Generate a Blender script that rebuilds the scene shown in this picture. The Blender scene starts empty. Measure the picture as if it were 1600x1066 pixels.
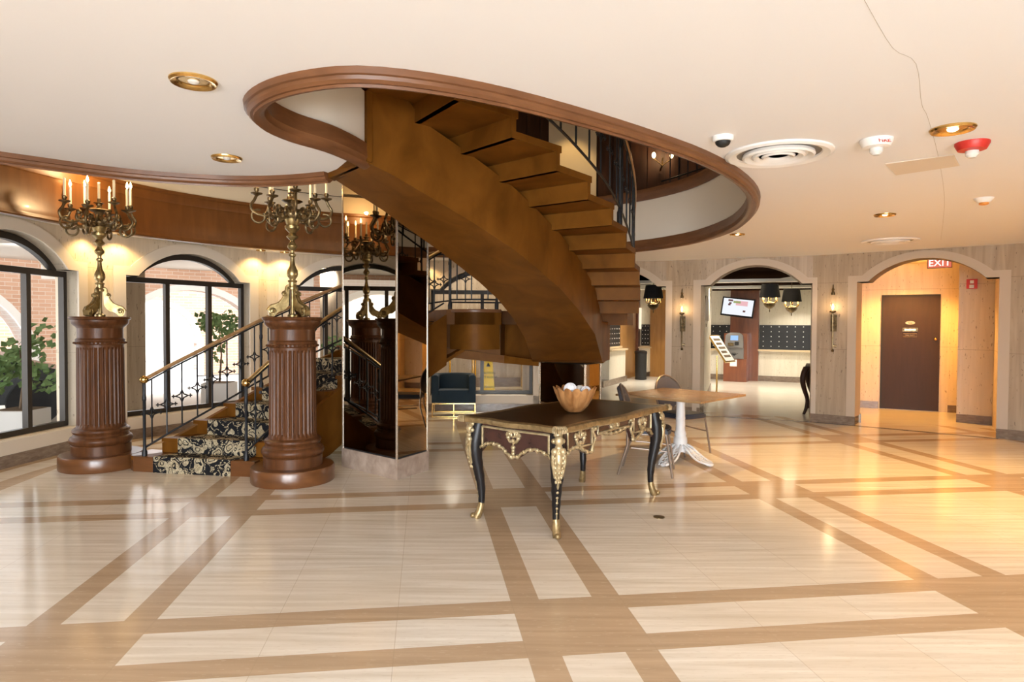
import bpy, bmesh, math, random
from mathutils import Vector, Matrix, Euler
from mathutils.geometry import tessellate_polygon
PI = math.pi
random.seed(7)
S = bpy.context.scene
COL = S.collection

# ------------------------------------------------------------------ camera
cd = bpy.data.cameras.new('camera'); cam = bpy.data.objects.new('camera', cd); COL.objects.link(cam)
cd.sensor_width = 36.0; cd.lens = 36.0 * 1013.83 / 1600.0
cd.clip_start = 0.05; cd.clip_end = 200
cam.matrix_world = Matrix.Translation((0, 0, 1.515)) @ Matrix.Rotation(PI / 2 - 0.0245, 4, 'X') @ Matrix.Rotation(0.0047, 4, 'Z')
S.camera = cam

# ------------------------------------------------------------------ world, sun, big lights, exposure
S.view_settings.view_transform = 'Standard'
S.view_settings.look = 'None'
S.view_settings.gamma = 1.0
S.view_settings.use_curve_mapping = False
S.view_settings.exposure = 0.0
w = bpy.data.worlds.new('daylight'); S.world = w; w.use_nodes = True
wb = w.node_tree.nodes['Background']
wb.inputs[0].default_value = (0.93, 0.97, 1.0, 1); wb.inputs[1].default_value = 5.0

def lamp(kind, name, loc, energy, color, parent=None, **kw):
    d = bpy.data.lights.new(name, kind); d.energy = energy; d.color = color
    for k, v in kw.items():
        if k not in ('rot', 'aim'): setattr(d, k, v)
    o = bpy.data.objects.new(name, d); COL.objects.link(o)
    o.location = loc
    if 'rot' in kw: o.rotation_euler = kw['rot']
    if 'aim' in kw: o.rotation_euler = (Vector(kw['aim']) - Vector(loc)).to_track_quat('-Z', 'Y').to_euler()
    if parent:
        o.parent = parent; o.location = Vector(loc) - parent.location
    return o

WARM = (1.0, 0.66, 0.33); AMBER = (1.0, 0.55, 0.16); DAY = (0.88, 0.945, 1.0)
lamp('SUN', 'sun', (-20, 30, 30), 4.0, (1.0, 0.96, 0.9), aim=(-16, 12, 0), angle=0.02)
# fill lamps added behind the camera, in an unseen made-up window front
for x, watts in ((-2.6, 450), (0.0, 430), (2.6, 280)):
    lamp('AREA', 'entrance_fill', (x, -4.9, 1.55), watts, DAY, shape='RECTANGLE', size=2.2, size_y=2.0, aim=(x, -2.8, -0.9), spread=2.1)
    # low fill lamps added to brighten the ceiling near the camera
    lamp('AREA', 'ceiling_fill', (x, -4.85, 0.45), watts * 0.155, (0.90, 0.96, 1.0), shape='RECTANGLE', size=2.2, size_y=0.7, aim=(x * 1.2, 0.2, 2.9), spread=1.5)
# daylight coming in at the three rotunda windows
for ang in (175.5, 147.0):
    a = math.radians(ang)
    p = (-0.4 + 5.35 * math.cos(a), 6.5 + 5.35 * math.sin(a), 1.3)
    lamp('AREA', 'window_daylight', p, 14, (0.95, 0.97, 1.0), shape='RECTANGLE', size=1.7, size_y=1.9, aim=(-0.4, 6.5, 0.9))
# area lamp added to light the upper void; no chandelier hangs there
lamp('AREA', 'upper_floor_light', (-0.6, 6.6, 5.9), 40, (1.0, 0.80, 0.56), shape='DISK', size=3.0, rot=(0, 0, 0))

# ------------------------------------------------------------------ materials
def newmat(name):
    m = bpy.data.materials.new(name); m.use_nodes = True
    nt = m.node_tree; return m, nt, nt.nodes['Principled BSDF'], nt.nodes, nt.links

def rgba(c): return (c[0], c[1], c[2], 1)

def plain(name, col, rough=0.5, metal=0.0, spec=0.5, emit=None, estr=0, bump=0, bscale=40, coat=0):
    m, nt, b, N, L = newmat(name)
    b.inputs['Base Color'].default_value = rgba(col); b.inputs['Roughness'].default_value = rough
    b.inputs['Metallic'].default_value = metal; b.inputs['Specular IOR Level'].default_value = spec
    b.inputs['Coat Weight'].default_value = coat
    if emit: b.inputs['Emission Color'].default_value = rgba(emit); b.inputs['Emission Strength'].default_value = estr
    if bump:
        no = N.new('ShaderNodeTexNoise'); no.inputs['Scale'].default_value = bscale; no.inputs['Detail'].default_value = 4
        bp = N.new('ShaderNodeBump'); bp.inputs['Strength'].default_value = bump; bp.inputs['Distance'].default_value = 0.01
        L.new(no.outputs['Fac'], bp.inputs['Height']); L.new(bp.outputs['Normal'], b.inputs['Normal'])
    return m

def ramp(N, stops):
    r = N.new('ShaderNodeValToRGB'); e = r.color_ramp.elements
    while len(e) < len(stops): e.new(0.5)
    for k, (p, c) in enumerate(stops): e[k].position = p; e[k].color = rgba(c)
    return r

def grained(name, c1, c2, scale=(1, 1, 1), nscale=6, rough=0.3, coat=0.0, detail=6, dist=0.5, bump=0.05, spec=0.5, metal=0.0, lo=0.3, hi=0.7):
    m, nt, b, N, L = newmat(name)
    tc = N.new('ShaderNodeTexCoord'); mp = N.new('ShaderNodeMapping'); mp.inputs['Scale'].default_value = scale
    no = N.new('ShaderNodeTexNoise'); no.inputs['Scale'].default_value = nscale; no.inputs['Detail'].default_value = detail
    no.inputs['Distortion'].default_value = dist
    r = ramp(N, [(lo, c1), (hi, c2)])
    L.new(tc.outputs['Object'], mp.inputs[0]); L.new(mp.outputs[0], no.inputs['Vector']); L.new(no.outputs['Fac'], r.inputs[0])
    L.new(r.outputs[0], b.inputs['Base Color'])
    b.inputs['Roughness'].default_value = rough; b.inputs['Coat Weight'].default_value = coat; b.inputs['Coat Roughness'].default_value = 0.08
    b.inputs['Specular IOR Level'].default_value = spec; b.inputs['Metallic'].default_value = metal
    if bump:
        bp = N.new('ShaderNodeBump'); bp.inputs['Strength'].default_value = bump; bp.inputs['Distance'].default_value = 0.01
        L.new(no.outputs['Fac'], bp.inputs['Height']); L.new(bp.outputs['Normal'], b.inputs['Normal'])
    return m

class NT:                                                    # small maths helper for node graphs
    def __init__(s, N, L): s.N, s.L = N, L
    def op(s, o, a, b=None, c=None):
        n = s.N.new('ShaderNodeMath'); n.operation = o
        for i, x in enumerate((a, b, c)):
            if x is None: continue
            if isinstance(x, (int, float)): n.inputs[i].default_value = x
            else: s.L.new(x, n.inputs[i])
        return n.outputs[0]
    def mix(s, f, a, b):
        n = s.N.new('ShaderNodeMix'); n.data_type = 'RGBA'
        for sock, x in ((n.inputs[0], f), (n.inputs[6], a), (n.inputs[7], b)):
            if isinstance(x, tuple): sock.default_value = rgba(x)
            elif isinstance(x, (int, float)): sock.default_value = x
            else: s.L.new(x, sock)
        return n.outputs[2]
    def noise(s, vec, scale, detail=4, dist=0.0, sc=(1, 1, 1), rot=0.0):
        mp = s.N.new('ShaderNodeMapping'); mp.inputs['Scale'].default_value = sc; mp.inputs['Rotation'].default_value = (0, 0, rot)
        s.L.new(vec, mp.inputs[0])
        n = s.N.new('ShaderNodeTexNoise'); n.inputs['Scale'].default_value = scale; n.inputs['Detail'].default_value = detail
        n.inputs['Distortion'].default_value = dist; s.L.new(mp.outputs[0], n.inputs['Vector']); return n.outputs['Fac']

YAW = 0.1332; TX, TY = -0.7746, -8.0686; PER = 2.44
def floor_material():
    m, nt, b, N, L = newmat('polished_travertine_floor'); q = NT(N, L)
    tc = N.new('ShaderNodeTexCoord'); sx = N.new('ShaderNodeSeparateXYZ'); L.new(tc.outputs['Object'], sx.inputs[0])
    X, Y = sx.outputs[0], sx.outputs[1]; c, s = math.cos(YAW), math.sin(YAW)
    a = q.op('ADD', q.op('MULTIPLY_ADD', X, c, TX), q.op('MULTIPLY', Y, s))
    bb = q.op('ADD', q.op('MULTIPLY_ADD', X, -s, TY), q.op('MULTIPLY', Y, c))
    def per(v):
        r = q.op('ROUND', q.op('DIVIDE', v, PER)); d = q.op('ABSOLUTE', q.op('SUBTRACT', v, q.op('MULTIPLY', r, PER))); return d, r
    da, ra = per(a); db, rb = per(bb)
    inA = q.op('LESS_THAN', da, 0.3065); inB = q.op('LESS_THAN', db, 0.3085)
    edA = q.op('MULTIPLY', inA, q.op('GREATER_THAN', da, 0.1495)); edB = q.op('MULTIPLY', inB, q.op('GREATER_THAN', db, 0.148))
    brown = q.op('MAXIMUM', q.op('MAXIMUM', edA, edB), q.op('MULTIPLY', inA, inB))
    # curved border along the rotunda wall on the left, where the grid stops
    dx = q.op('ADD', X, 0.4); dy = q.op('SUBTRACT', Y, 6.5)
    dist = q.op('SQRT', q.op('ADD', q.op('MULTIPLY', dx, dx), q.op('MULTIPLY', dy, dy)))
    left = q.op('LESS_THAN', X, 0.45)
    bord = q.op('MULTIPLY', left, q.op('GREATER_THAN', dist, 4.36))
    band = q.op('MAXIMUM', q.op('LESS_THAN', dist, 4.48), q.op('GREATER_THAN', dist, 4.76))
    brown = q.op('ADD', q.op('MULTIPLY', brown, q.op('SUBTRACT', 1.0, bord)), q.op('MULTIPLY', bord, band))
    # back hall past the arches: paler stone, no grid
    hall = q.op('GREATER_THAN', q.op('ADD', q.op('MULTIPLY', X, 0.40), q.op('MULTIPLY', Y, 0.917)), 11.75)
    brown = q.op('MULTIPLY', brown, q.op('SUBTRACT', 1.0, hall))
    # tile seams: thirds of a bay
    def seam(v, width):
        t = q.op('MODULO', q.op('ADD', v, 24.4 - 0.3065), PER); t = q.op('DIVIDE', t, 0.609)
        f = q.op('ABSOLUTE', q.op('SUBTRACT', t, q.op('ROUND', t))); return q.op('LESS_THAN', f, width)
    sm = q.op('MULTIPLY', q.op('MAXIMUM', seam(a, 0.0030), seam(bb, 0.0030)), 1.0)
    # travertine veins run along the rows
    v1 = q.noise(tc.outputs['Object'], 3.0, 10, 0.5, (0.35, 7.0, 1), -YAW)
    v2 = q.noise(tc.outputs['Object'], 60, 3, 0.2, (0.25, 2.2, 1), -YAW)
    v3 = q.noise(tc.outputs['Object'], 1.1, 2, 0)
    def tile(v, n):
        return q.op('FLOOR', q.op('DIVIDE', q.op('ADD', v, -0.3065), n))
    wn = N.new('ShaderNodeTexWhiteNoise'); cx = N.new('ShaderNodeCombineXYZ')
    L.new(tile(a, 0.609), cx.inputs[0]); L.new(tile(bb, 0.609), cx.inputs[1]); L.new(cx.outputs[0], wn.inputs['Vector'])
    light = q.mix(q.op('MULTIPLY_ADD', v1, 2.2, -0.6), (0.58, 0.50, 0.395), (0.82, 0.765, 0.685))
    light = q.mix(q.op('MULTIPLY', q.op('GREATER_THAN', v2, 0.63), 0.35), light, (0.50, 0.40, 0.29))
    light = q.mix(q.op('MULTIPLY', wn.outputs['Value'], 0.38), light, (0.70, 0.585, 0.44))
    dark = q.mix(q.op('MULTIPLY_ADD', v1, 1.5, -0.25), (0.36, 0.25, 0.155), (0.55, 0.405, 0.27))
    dark = q.mix(q.op('MULTIPLY', q.op('GREATER_THAN', v2, 0.66), 0.55), dark, (0.62, 0.50, 0.36))
    colr = q.mix(brown, light, dark)
    colr = q.mix(q.op('MULTIPLY', hall, 0.8), colr, q.mix(v1, (0.62, 0.57, 0.48), (0.76, 0.72, 0.64)))
    colr = q.mix(q.op('MULTIPLY', sm, 0.45), colr, (0.38, 0.28, 0.18))
    L.new(colr, b.inputs['Base Color'])
    rg = q.op('MULTIPLY_ADD', v3, 0.10, 0.09); L.new(rg, b.inputs['Roughness'])
    b.inputs['Specular IOR Level'].default_value = 0.27
    return m

def travertine(name, c1, c2, pit, vertical=True, rough=0.45, seams=True):
    m, nt, b, N, L = newmat(name); q = NT(N, L)
    tc = N.new('ShaderNodeTexCoord'); V = tc.outputs['Object']
    v1 = q.noise(V, 3.0, 8, 0.8, (5, 5, 0.35) if vertical else (0.5, 0.5, 5))
    v2 = q.noise(V, 40, 2, 0.0, (1.2, 1.2, 0.35) if vertical else (0.4, 0.4, 1.6))
    v3 = q.noise(V, 1.0, 3, 0)
    col = q.mix(q.op('MULTIPLY_ADD', v1, 1.6, -0.3), c1, c2)
    col = q.mix(q.op('MULTIPLY', q.op('GREATER_THAN', q.op('MULTIPLY_ADD', v3, 0.12, v2), 0.745), 0.75), col, pit)
    if seams:
        sx = N.new('ShaderNodeSeparateXYZ'); L.new(V, sx.inputs[0])
        def ln(v, at, wd): return q.op('LESS_THAN', q.op('ABSOLUTE', q.op('SUBTRACT', v, at)), wd)
        sm = q.op('MAXIMUM', ln(sx.outputs[2], 1.16, 0.003), ln(sx.outputs[2], 2.20, 0.003))
        col = q.mix(q.op('MULTIPLY', sm, 0.6), col, pit)
    L.new(col, b.inputs['Base Color']); b.inputs['Roughness'].default_value = rough
    bp = N.new('ShaderNodeBump'); bp.inputs['Strength'].default_value = 0.12; bp.inputs['Distance'].default_value = 0.01
    L.new(v2, bp.inputs['Height']); L.new(bp.outputs['Normal'], b.inputs['Normal'])
    return m

def brick_mat():
    m, nt, b, N, L = newmat('arcade_brick')
    tc = N.new('ShaderNodeTexCoord'); mp = N.new('ShaderNodeMapping'); L.new(tc.outputs['UV'], mp.inputs[0])
    br = N.new('ShaderNodeTexBrick'); br.inputs['Scale'].default_value = 1.0
    br.inputs['Brick Width'].default_value = 0.24; br.inputs['Row Height'].default_value = 0.08; br.inputs['Mortar Size'].default_value = 0.006
    br.inputs['Color1'].default_value = (0.60, 0.36, 0.25, 1); br.inputs['Color2'].default_value = (0.68, 0.44, 0.32, 1); br.inputs['Mortar'].default_value = (0.72, 0.62, 0.54, 1)
    L.new(mp.outputs[0], br.inputs['Vector']); L.new(br.outputs['Color'], b.inputs['Base Color']); b.inputs['Roughness'].default_value = 0.9
    return m

def carpet_mat():
    m, nt, b, N, L = newmat('damask_stair_carpet'); q = NT(N, L)
    tc = N.new('ShaderNodeTexCoord'); V = tc.outputs['Object']
    wv = N.new('ShaderNodeTexNoise'); wv.inputs['Scale'].default_value = 6; L.new(V, wv.inputs['Vector'])
    mp = N.new('ShaderNodeVectorMath'); mp.operation = 'MULTIPLY_ADD'; L.new(wv.outputs['Color'], mp.inputs[0]); mp.inputs[1].default_value = (0.22, 0.22, 0.22); L.new(V, mp.inputs[2])
    vo = N.new('ShaderNodeTexVoronoi'); vo.inputs['Scale'].default_value = 7.5; vo.feature = 'DISTANCE_TO_EDGE'; L.new(mp.outputs[0], vo.inputs['Vector'])
    v2 = N.new('ShaderNodeTexVoronoi'); v2.inputs['Scale'].default_value = 7.5; L.new(mp.outputs[0], v2.inputs['Vector'])
    d = v2.outputs['Distance']; e = vo.outputs['Distance']
    ring = q.op('LESS_THAN', q.op('ABSOLUTE', q.op('SUBTRACT', d, 0.36)), 0.09)
    core = q.op('LESS_THAN', d, 0.20); vein = q.op('LESS_THAN', e, 0.045)
    fine = q.op('GREATER_THAN', q.noise(V, 55, 3, 2.0), 0.53)
    fig = q.op('MINIMUM', q.op('ADD', q.op('ADD', ring, core), q.op('MULTIPLY', vein, fine)), 1.0)
    gold = q.mix(q.noise(V, 14, 2), (0.36, 0.27, 0.14), (0.60, 0.52, 0.37))
    L.new(q.mix(q.op('MULTIPLY', fig, q.op('MULTIPLY_ADD', fine, 0.45, 0.55)), (0.012, 0.012, 0.014), gold), b.inputs['Base Color'])
    b.inputs['Roughness'].default_value = 0.95; b.inputs['Specular IOR Level'].default_value = 0.1
    return m

def thin_glass(name, tint=(1, 1, 1), refl=0.08):
    m = bpy.data.materials.new(name); m.use_nodes = True; N = m.node_tree.nodes; L = m.node_tree.links
    N.remove(N['Principled BSDF']); out = N['Material Output']
    t = N.new('ShaderNodeBsdfTransparent'); t.inputs[0].default_value = rgba(tint)
    g = N.new('ShaderNodeBsdfGlossy'); g.inputs['Roughness'].default_value = 0.02
    fr = N.new('ShaderNodeLayerWeight'); fr.inputs[0].default_value = 0.25
    mm = N.new('ShaderNodeMath'); mm.operation = 'MULTIPLY_ADD'; mm.inputs[1].default_value = 0.30; mm.inputs[2].default_value = 0.0
    L.new(fr.outputs['Fresnel'], mm.inputs[0])
    mx = N.new('ShaderNodeMixShader'); L.new(mm.outputs[0], mx.inputs[0]); L.new(t.outputs[0], mx.inputs[1]); L.new(g.outputs[0], mx.inputs[2]); L.new(mx.outputs[0], out.inputs[0])
    return m

def glow(name, col, strength):
    m = bpy.data.materials.new(name); m.use_nodes = True; N = m.node_tree.nodes; L = m.node_tree.links
    N.remove(N['Principled BSDF']); e = N.new('ShaderNodeEmission'); e.inputs[0].default_value = rgba(col); e.inputs[1].default_value = strength
    L.new(e.outputs[0], N['Material Output'].inputs[0]); return m

M = dict(
    floor=floor_material(),
    ceiling=plain('painted_ceiling', (0.815, 0.81, 0.82), 0.7, bump=0.02, bscale=8),
    fascia=plain('painted_fascia', (0.74, 0.69, 0.61), 0.6),
    cream=plain('cream_plaster', (0.72, 0.64, 0.50), 0.7, bump=0.03, bscale=20),
    trav=travertine('travertine_wall', (0.28, 0.205, 0.132), (0.47, 0.365, 0.25), (0.13, 0.085, 0.05)),
    travr=travertine('travertine_rotunda_lit', (0.50, 0.405, 0.285), (0.66, 0.555, 0.41), (0.24, 0.17, 0.10)),  # same travertine, lighter and yellower to imitate the light on this wall
    surroundr=plain('cast_stone_surround_lit', (0.66, 0.575, 0.465), 0.55, bump=0.02, bscale=30),  # surround stone lightened to imitate the light on it
    coffer=plain('dark_coffer_wood', (0.018, 0.009, 0.006), 1.0, spec=0.0),
    travb=travertine('travertine_alcove', (0.60, 0.49, 0.34), (0.74, 0.63, 0.47), (0.26, 0.18, 0.10)),
    surround=plain('cast_stone_surround', (0.49, 0.395, 0.295), 0.55, bump=0.02, bscale=30),
    base=grained('brown_marble_baseboard', (0.15, 0.105, 0.075), (0.25, 0.185, 0.135), (3, 3, 10), 4, 0.25),
    stair=grained('stained_oak_stair', (0.088, 0.031, 0.004), (0.165, 0.062, 0.009), (1.4, 1.4, 1.0), 2.2, 0.42, 0.0, 9, 0.7, 0.02, spec=0.05),
    mould=grained('brown_wood_moulding', (0.115, 0.046, 0.018), (0.18, 0.075, 0.030), (1, 1, 6), 4, 0.38, 0.05, spec=0.35),
    panel=grained('fascia_wood_panel', (0.125, 0.045, 0.009), (0.185, 0.070, 0.016), (3, 3, 0.6), 3, 0.4, 0.05),
    mahog=grained('mahogany_pedestal', (0.066, 0.023, 0.008), (0.120, 0.044, 0.015), (6, 6, 0.7), 4, 0.38, 0.04, bump=0.02, spec=0.2),
    plinth=grained('oak_plinth', (0.095, 0.034, 0.010), (0.155, 0.058, 0.018), (1, 1, 5), 3, 0.30, 0.15, bump=0.02),
    oldgold=grained('antiqued_gilt_bronze', (0.20, 0.135, 0.05), (0.50, 0.38, 0.18), (1, 1, 1), 14, 0.36, metal=0.85, bump=0.25),
    gilt=grained('gilt_mount', (0.30, 0.215, 0.10), (0.58, 0.46, 0.28), (1, 1, 1), 24, 0.42, metal=0.5, bump=0.3),
    bronze=grained('dark_bronze', (0.09, 0.062, 0.03), (0.28, 0.20, 0.10), (1, 1, 1), 16, 0.38, metal=0.85, bump=0.2),
    brass=plain('polished_brass', (0.72, 0.48, 0.17), 0.18, 1.0),
    railbrass=plain('brass_handrail', (0.60, 0.42, 0.20), 0.32, 0.9),
    railwood=grained('handrail_wood', (0.24, 0.13, 0.055), (0.36, 0.21, 0.095), (2, 2, 2), 5, 0.3),
    iron=plain('black_wrought_iron', (0.012, 0.013, 0.016), 0.45, 0.3),
    mirror=plain('bronze_tinted_mirror', (0.30, 0.255, 0.195), 0.015, 1.0),
    chrome=plain('mirror_edge_strip', (0.80, 0.74, 0.66), 0.2, 0.9),
    rosemarble=grained('rose_marble', (0.27, 0.195, 0.15), (0.42, 0.325, 0.26), (1, 1, 1), 9, 0.18),
    frame=plain('dark_bronze_window_frame', (0.035, 0.028, 0.022), 0.4, 0.3),
    glass=thin_glass('window_glass'),
    carpet=carpet_mat(),
    candle=plain('ivory_candle', (0.80, 0.72, 0.52), 0.5, emit=(1.0, 0.75, 0.4), estr=0.12),
    flame=glow('candle_flame', (1.0, 0.62, 0.22), 45),
    bulb=glow('lamp_bulb', (1.0, 0.72, 0.38), 9),
    dlglow=glow('downlight_lamp', (1.0, 0.80, 0.48), 6),
    leather=grained('black_leather_top', (0.006, 0.005, 0.005), (0.014, 0.011, 0.009), (1, 1, 1), 12, 0.28, 0.0, bump=0.05, spec=0.18),
    ebony=grained('dark_veneer', (0.030, 0.012, 0.010), (0.060, 0.022, 0.017), (3, 3, 3), 4, 0.25, 0.3, bump=0.0),
    black=plain('black_lacquer', (0.010, 0.008, 0.008), 0.38, spec=0.3),
    goldrim=grained('worn_gold_rim', (0.17, 0.11, 0.045), (0.38, 0.265, 0.125), (1, 1, 1), 22, 0.35, metal=0.55, bump=0.15),
    white=plain('white_enamel', (0.80, 0.78, 0.75), 0.4),
    black2=plain('matt_black', (0.01, 0.01, 0.01), 0.6),
    red=plain('red_enamel', (0.55, 0.03, 0.02), 0.4),
    lens=plain('clear_lens', (0.72, 0.70, 0.66), 0.1),
    grey=plain('grey_metal', (0.20, 0.19, 0.18), 0.4, 0.6),
    chairfab=plain('blue_grey_vinyl', (0.085, 0.078, 0.088), 0.6),
    chairseat=plain('dark_blue_seat_vinyl', (0.022, 0.030, 0.048), 0.5),
    chairmetal=plain('bronze_grey_chair_frame', (0.30, 0.235, 0.19), 0.35, 0.7),
    lamin=grained('oak_laminate', (0.27, 0.155, 0.065), (0.37, 0.225, 0.105), (1, 8, 1), 4, 0.25, 0.0, bump=0.0),
    castwhite=plain('white_cast_iron', (0.70, 0.69, 0.68), 0.45),
    velvet=plain('teal_velvet', (0.004, 0.020, 0.034), 0.75, bump=0.1, bscale=60),
    bowlm=grained('amber_onyx_bowl', (0.20, 0.075, 0.020), (0.46, 0.225, 0.085), (1, 1, 0.25), 16, 0.3, bump=0.1),
    crystal=plain('cut_crystal', (0.78, 0.77, 0.80), 0.08),
    yellow=plain('yellow_plastic', (0.86, 0.60, 0.01), 0.4),
    doorm=grained('dark_brown_door', (0.024, 0.010, 0.008), (0.034, 0.014, 0.011), (4, 4, 0.5), 4, 0.6, bump=0.0),
    darkwood=grained('dark_walnut', (0.030, 0.012, 0.006), (0.060, 0.022, 0.010), (4, 4, 0.6), 3, 0.5, spec=0.25),
    hallwood=grained('hall_wood_panel', (0.30, 0.145, 0.040), (0.42, 0.215, 0.065), (5, 5, 0.5), 3, 0.35, 0.1),
    atmwood=grained('cherry_cabinet', (0.15, 0.045, 0.020), (0.22, 0.072, 0.030), (4, 4, 0.6), 3, 0.3, 0.2),
    hallwall=travertine('hall_travertine', (0.66, 0.60, 0.48), (0.78, 0.73, 0.62), (0.4, 0.32, 0.22), seams=False),
    hallceil=plain('hall_ceiling', (0.80, 0.78, 0.72), 0.6),
    keys=plain('key_box_front', (0.012, 0.012, 0.012), 0.3),
    counter=plain('counter_top', (0.62, 0.48, 0.30), 0.3),
    screen=glow('screen_white', (0.92, 0.95, 1.0), 1.0),
    screenred=glow('screen_pink_panel', (0.95, 0.55, 0.58), 0.9),
    screendark=glow('screen_dark_block', (0.16, 0.08, 0.08), 1.0),
    screengreen=glow('screen_green_block', (0.35, 0.40, 0.16), 1.0),
    screenblue=glow('small_screen_blue', (0.35, 0.55, 0.9), 1.2),
    exitred=glow('exit_sign_face', (0.9, 0.20, 0.12), 0.9),
    exitwhite=glow('exit_sign_letters', (1.0, 0.9, 0.8), 2.2),
    shade=plain('black_lamp_shade', (0.012, 0.012, 0.014), 0.7),
    paper=plain('paper_sheet', (0.82, 0.80, 0.76), 0.7),
    tan=plain('tan_plaque', (0.20, 0.14, 0.08), 0.4, 0.4),
    pave=plain('sunlit_paving', (0.78, 0.76, 0.73), 0.8),
    soffit=plain('canopy_soffit', (0.62, 0.58, 0.53), 0.8),
    whitewall=plain('white_stucco', (0.82, 0.81, 0.79), 0.8),
    brick=brick_mat(),
    leaf=grained('shrub_leaf', (0.10, 0.20, 0.06), (0.28, 0.40, 0.16), (1, 1, 1), 8, 0.6),
    bark=plain('bark', (0.20, 0.14, 0.09), 0.9),
    carpaint=plain('car_paint', (0.05, 0.055, 0.06), 0.25, 0.3),
    tyre=plain('tyre_rubber', (0.02, 0.02, 0.022), 0.8),
    alloy=plain('alloy_wheel', (0.62, 0.62, 0.64), 0.3, 0.8),
)

# ------------------------------------------------------------------ mesh helpers
class MB:
    def __init__(s, mat=None): s.v, s.f, s.M = [], [], mat or Matrix.Identity(4)
    def add(s, vs, fs):
        n = len(s.v); s.v += [tuple(s.M @ Vector(p)) for p in vs]; s.f += [tuple(i + n for i in f) for f in fs]; return s
    def box(s, x0, x1, y0, y1, z0, z1):
        return s.add([(x0, y0, z0), (x1, y0, z0), (x1, y1, z0), (x0, y1, z0), (x0, y0, z1), (x1, y0, z1), (x1, y1, z1), (x0, y1, z1)],
                     [(0, 3, 2, 1), (4, 5, 6, 7), (0, 1, 5, 4), (1, 2, 6, 5), (2, 3, 7, 6), (3, 0, 4, 7)])
    def prism(s, poly, z0, z1):
        n = len(poly); zz0 = z0 if isinstance(z0, (list, tuple)) else [z0] * n; zz1 = z1 if isinstance(z1, (list, tuple)) else [z1] * n
        vs = [(p[0], p[1], zz0[i]) for i, p in enumerate(poly)] + [(p[0], p[1], zz1[i]) for i, p in enumerate(poly)]
        fs = [tuple(range(n - 1, -1, -1)), tuple(range(n, 2 * n))] + [(i, (i + 1) % n, n + (i + 1) % n, n + i) for i in range(n)]
        return s.add(vs, fs)
    def lathe(s, prof, c=(0, 0, 0), seg=24, flute=None):
        vs, fs = [], []; n = len(prof)
        for j in range(seg):
            a = 2 * PI * j / seg
            for (r, z) in prof: vs.append((c[0] + r * math.cos(a), c[1] + r * math.sin(a), c[2] + z))
        for j in range(seg):
            k = (j + 1) % seg
            for i in range(n - 1): fs.append((j * n + i, k * n + i, k * n + i + 1, j * n + i + 1))
        if prof[0][0] > 1e-5: fs.append(tuple(j * n for j in range(seg - 1, -1, -1)))
        if prof[-1][0] > 1e-5: fs.append(tuple(j * n + n - 1 for j in range(seg)))
        return s.add(vs, fs)
    def tube(s, path, r, seg=8, closed=False, caps=True, flat=None):
        P = [Vector(p) for p in path]; n = len(P); rr = r if isinstance(r, (list, tuple)) else [r] * n
        T = []
        for i in range(n):
            a = P[(i - 1) % n] if (closed or i > 0) else P[i]; b = P[(i + 1) % n] if (closed or i < n - 1) else P[i]
            t = b - a; T.append(t.normalized() if t.length > 1e-9 else Vector((0, 0, 1)))
        up = Vector((0, 0, 1)) if abs(T[0].z) < 0.9 else Vector((1, 0, 0))
        vs, fs = [], []; u = (up - T[0] * up.dot(T[0])).normalized()
        for i in range(n):
            u = u - T[i] * u.dot(T[i])
            if u.length < 1e-6: u = T[i].orthogonal()
            u.normalize(); wv = T[i].cross(u)
            for j in range(seg):
                a = 2 * PI * j / seg
                vs.append(tuple(P[i] + u * (rr[i] * (flat or 1) * math.cos(a)) + wv * (rr[i] * math.sin(a))))
        m = n if closed else n - 1
        for i in range(m):
            k = (i + 1) % n
            for j in range(seg):
                l = (j + 1) % seg; fs.append((i * seg + j, i * seg + l, k * seg + l, k * seg + j))
        if caps and not closed: fs += [tuple(range(seg - 1, -1, -1)), tuple((n - 1) * seg + j for j in range(seg))]
        return s.add(vs, fs)
    def cyl(s, p0, p1, r, seg=12): return s.tube([p0, p1], r, seg)
    def ball(s, c, r, seg=12, sq=(1, 1, 1)):
        n = max(4, seg // 2); prof = [(math.sin(PI * i / n), -math.cos(PI * i / n)) for i in range(n + 1)]
        vs, fs = [], []
        for j in range(seg):
            a = 2 * PI * j / seg
            for (q, z) in prof: vs.append((c[0] + r * sq[0] * q * math.cos(a), c[1] + r * sq[1] * q * math.sin(a), c[2] + r * sq[2] * z))
        for j in range(seg):
            k = (j + 1) % seg
            for i in range(n): fs.append((j * (n + 1) + i, k * (n + 1) + i, k * (n + 1) + i + 1, j * (n + 1) + i + 1))
        return s.add(vs, fs)
    def sweep(s, path, sec, closed_sec=True, closed=False):
        """section points (offset to the right of travel, z) swept along a plan path"""
        n = len(path); P = [Vector((p[0], p[1])) for p in path]; zz = [p[2] if len(p) > 2 else 0.0 for p in path]
        vs, fs = [], []; m = len(sec)
        for i in range(n):
            a = P[(i - 1) % n] if (closed or i > 0) else P[i]; b = P[(i + 1) % n] if (closed or i < n - 1) else P[i]
            t = (b - a).normalized(); r = Vector((t.y, -t.x)); k = 1.0
            if (closed or 0 < i < n - 1):
                t1 = (P[i] - a).normalized(); k = 1.0 / max(0.5, abs(t1.dot(t)))
            for (o, z) in sec: vs.append((P[i].x + r.x * o * k, P[i].y + r.y * o * k, z + zz[i]))
        for i in range(n if closed else n - 1):
            q = (i + 1) % n
            for j in range(m if closed_sec else m - 1):
                l = (j + 1) % m; fs.append((i * m + j, q * m + j, q * m + l, i * m + l))
        if closed_sec and not closed: fs += [tuple(range(m)), tuple((n - 1) * m + j for j in range(m - 1, -1, -1))]
        return s.add(vs, fs)
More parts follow.
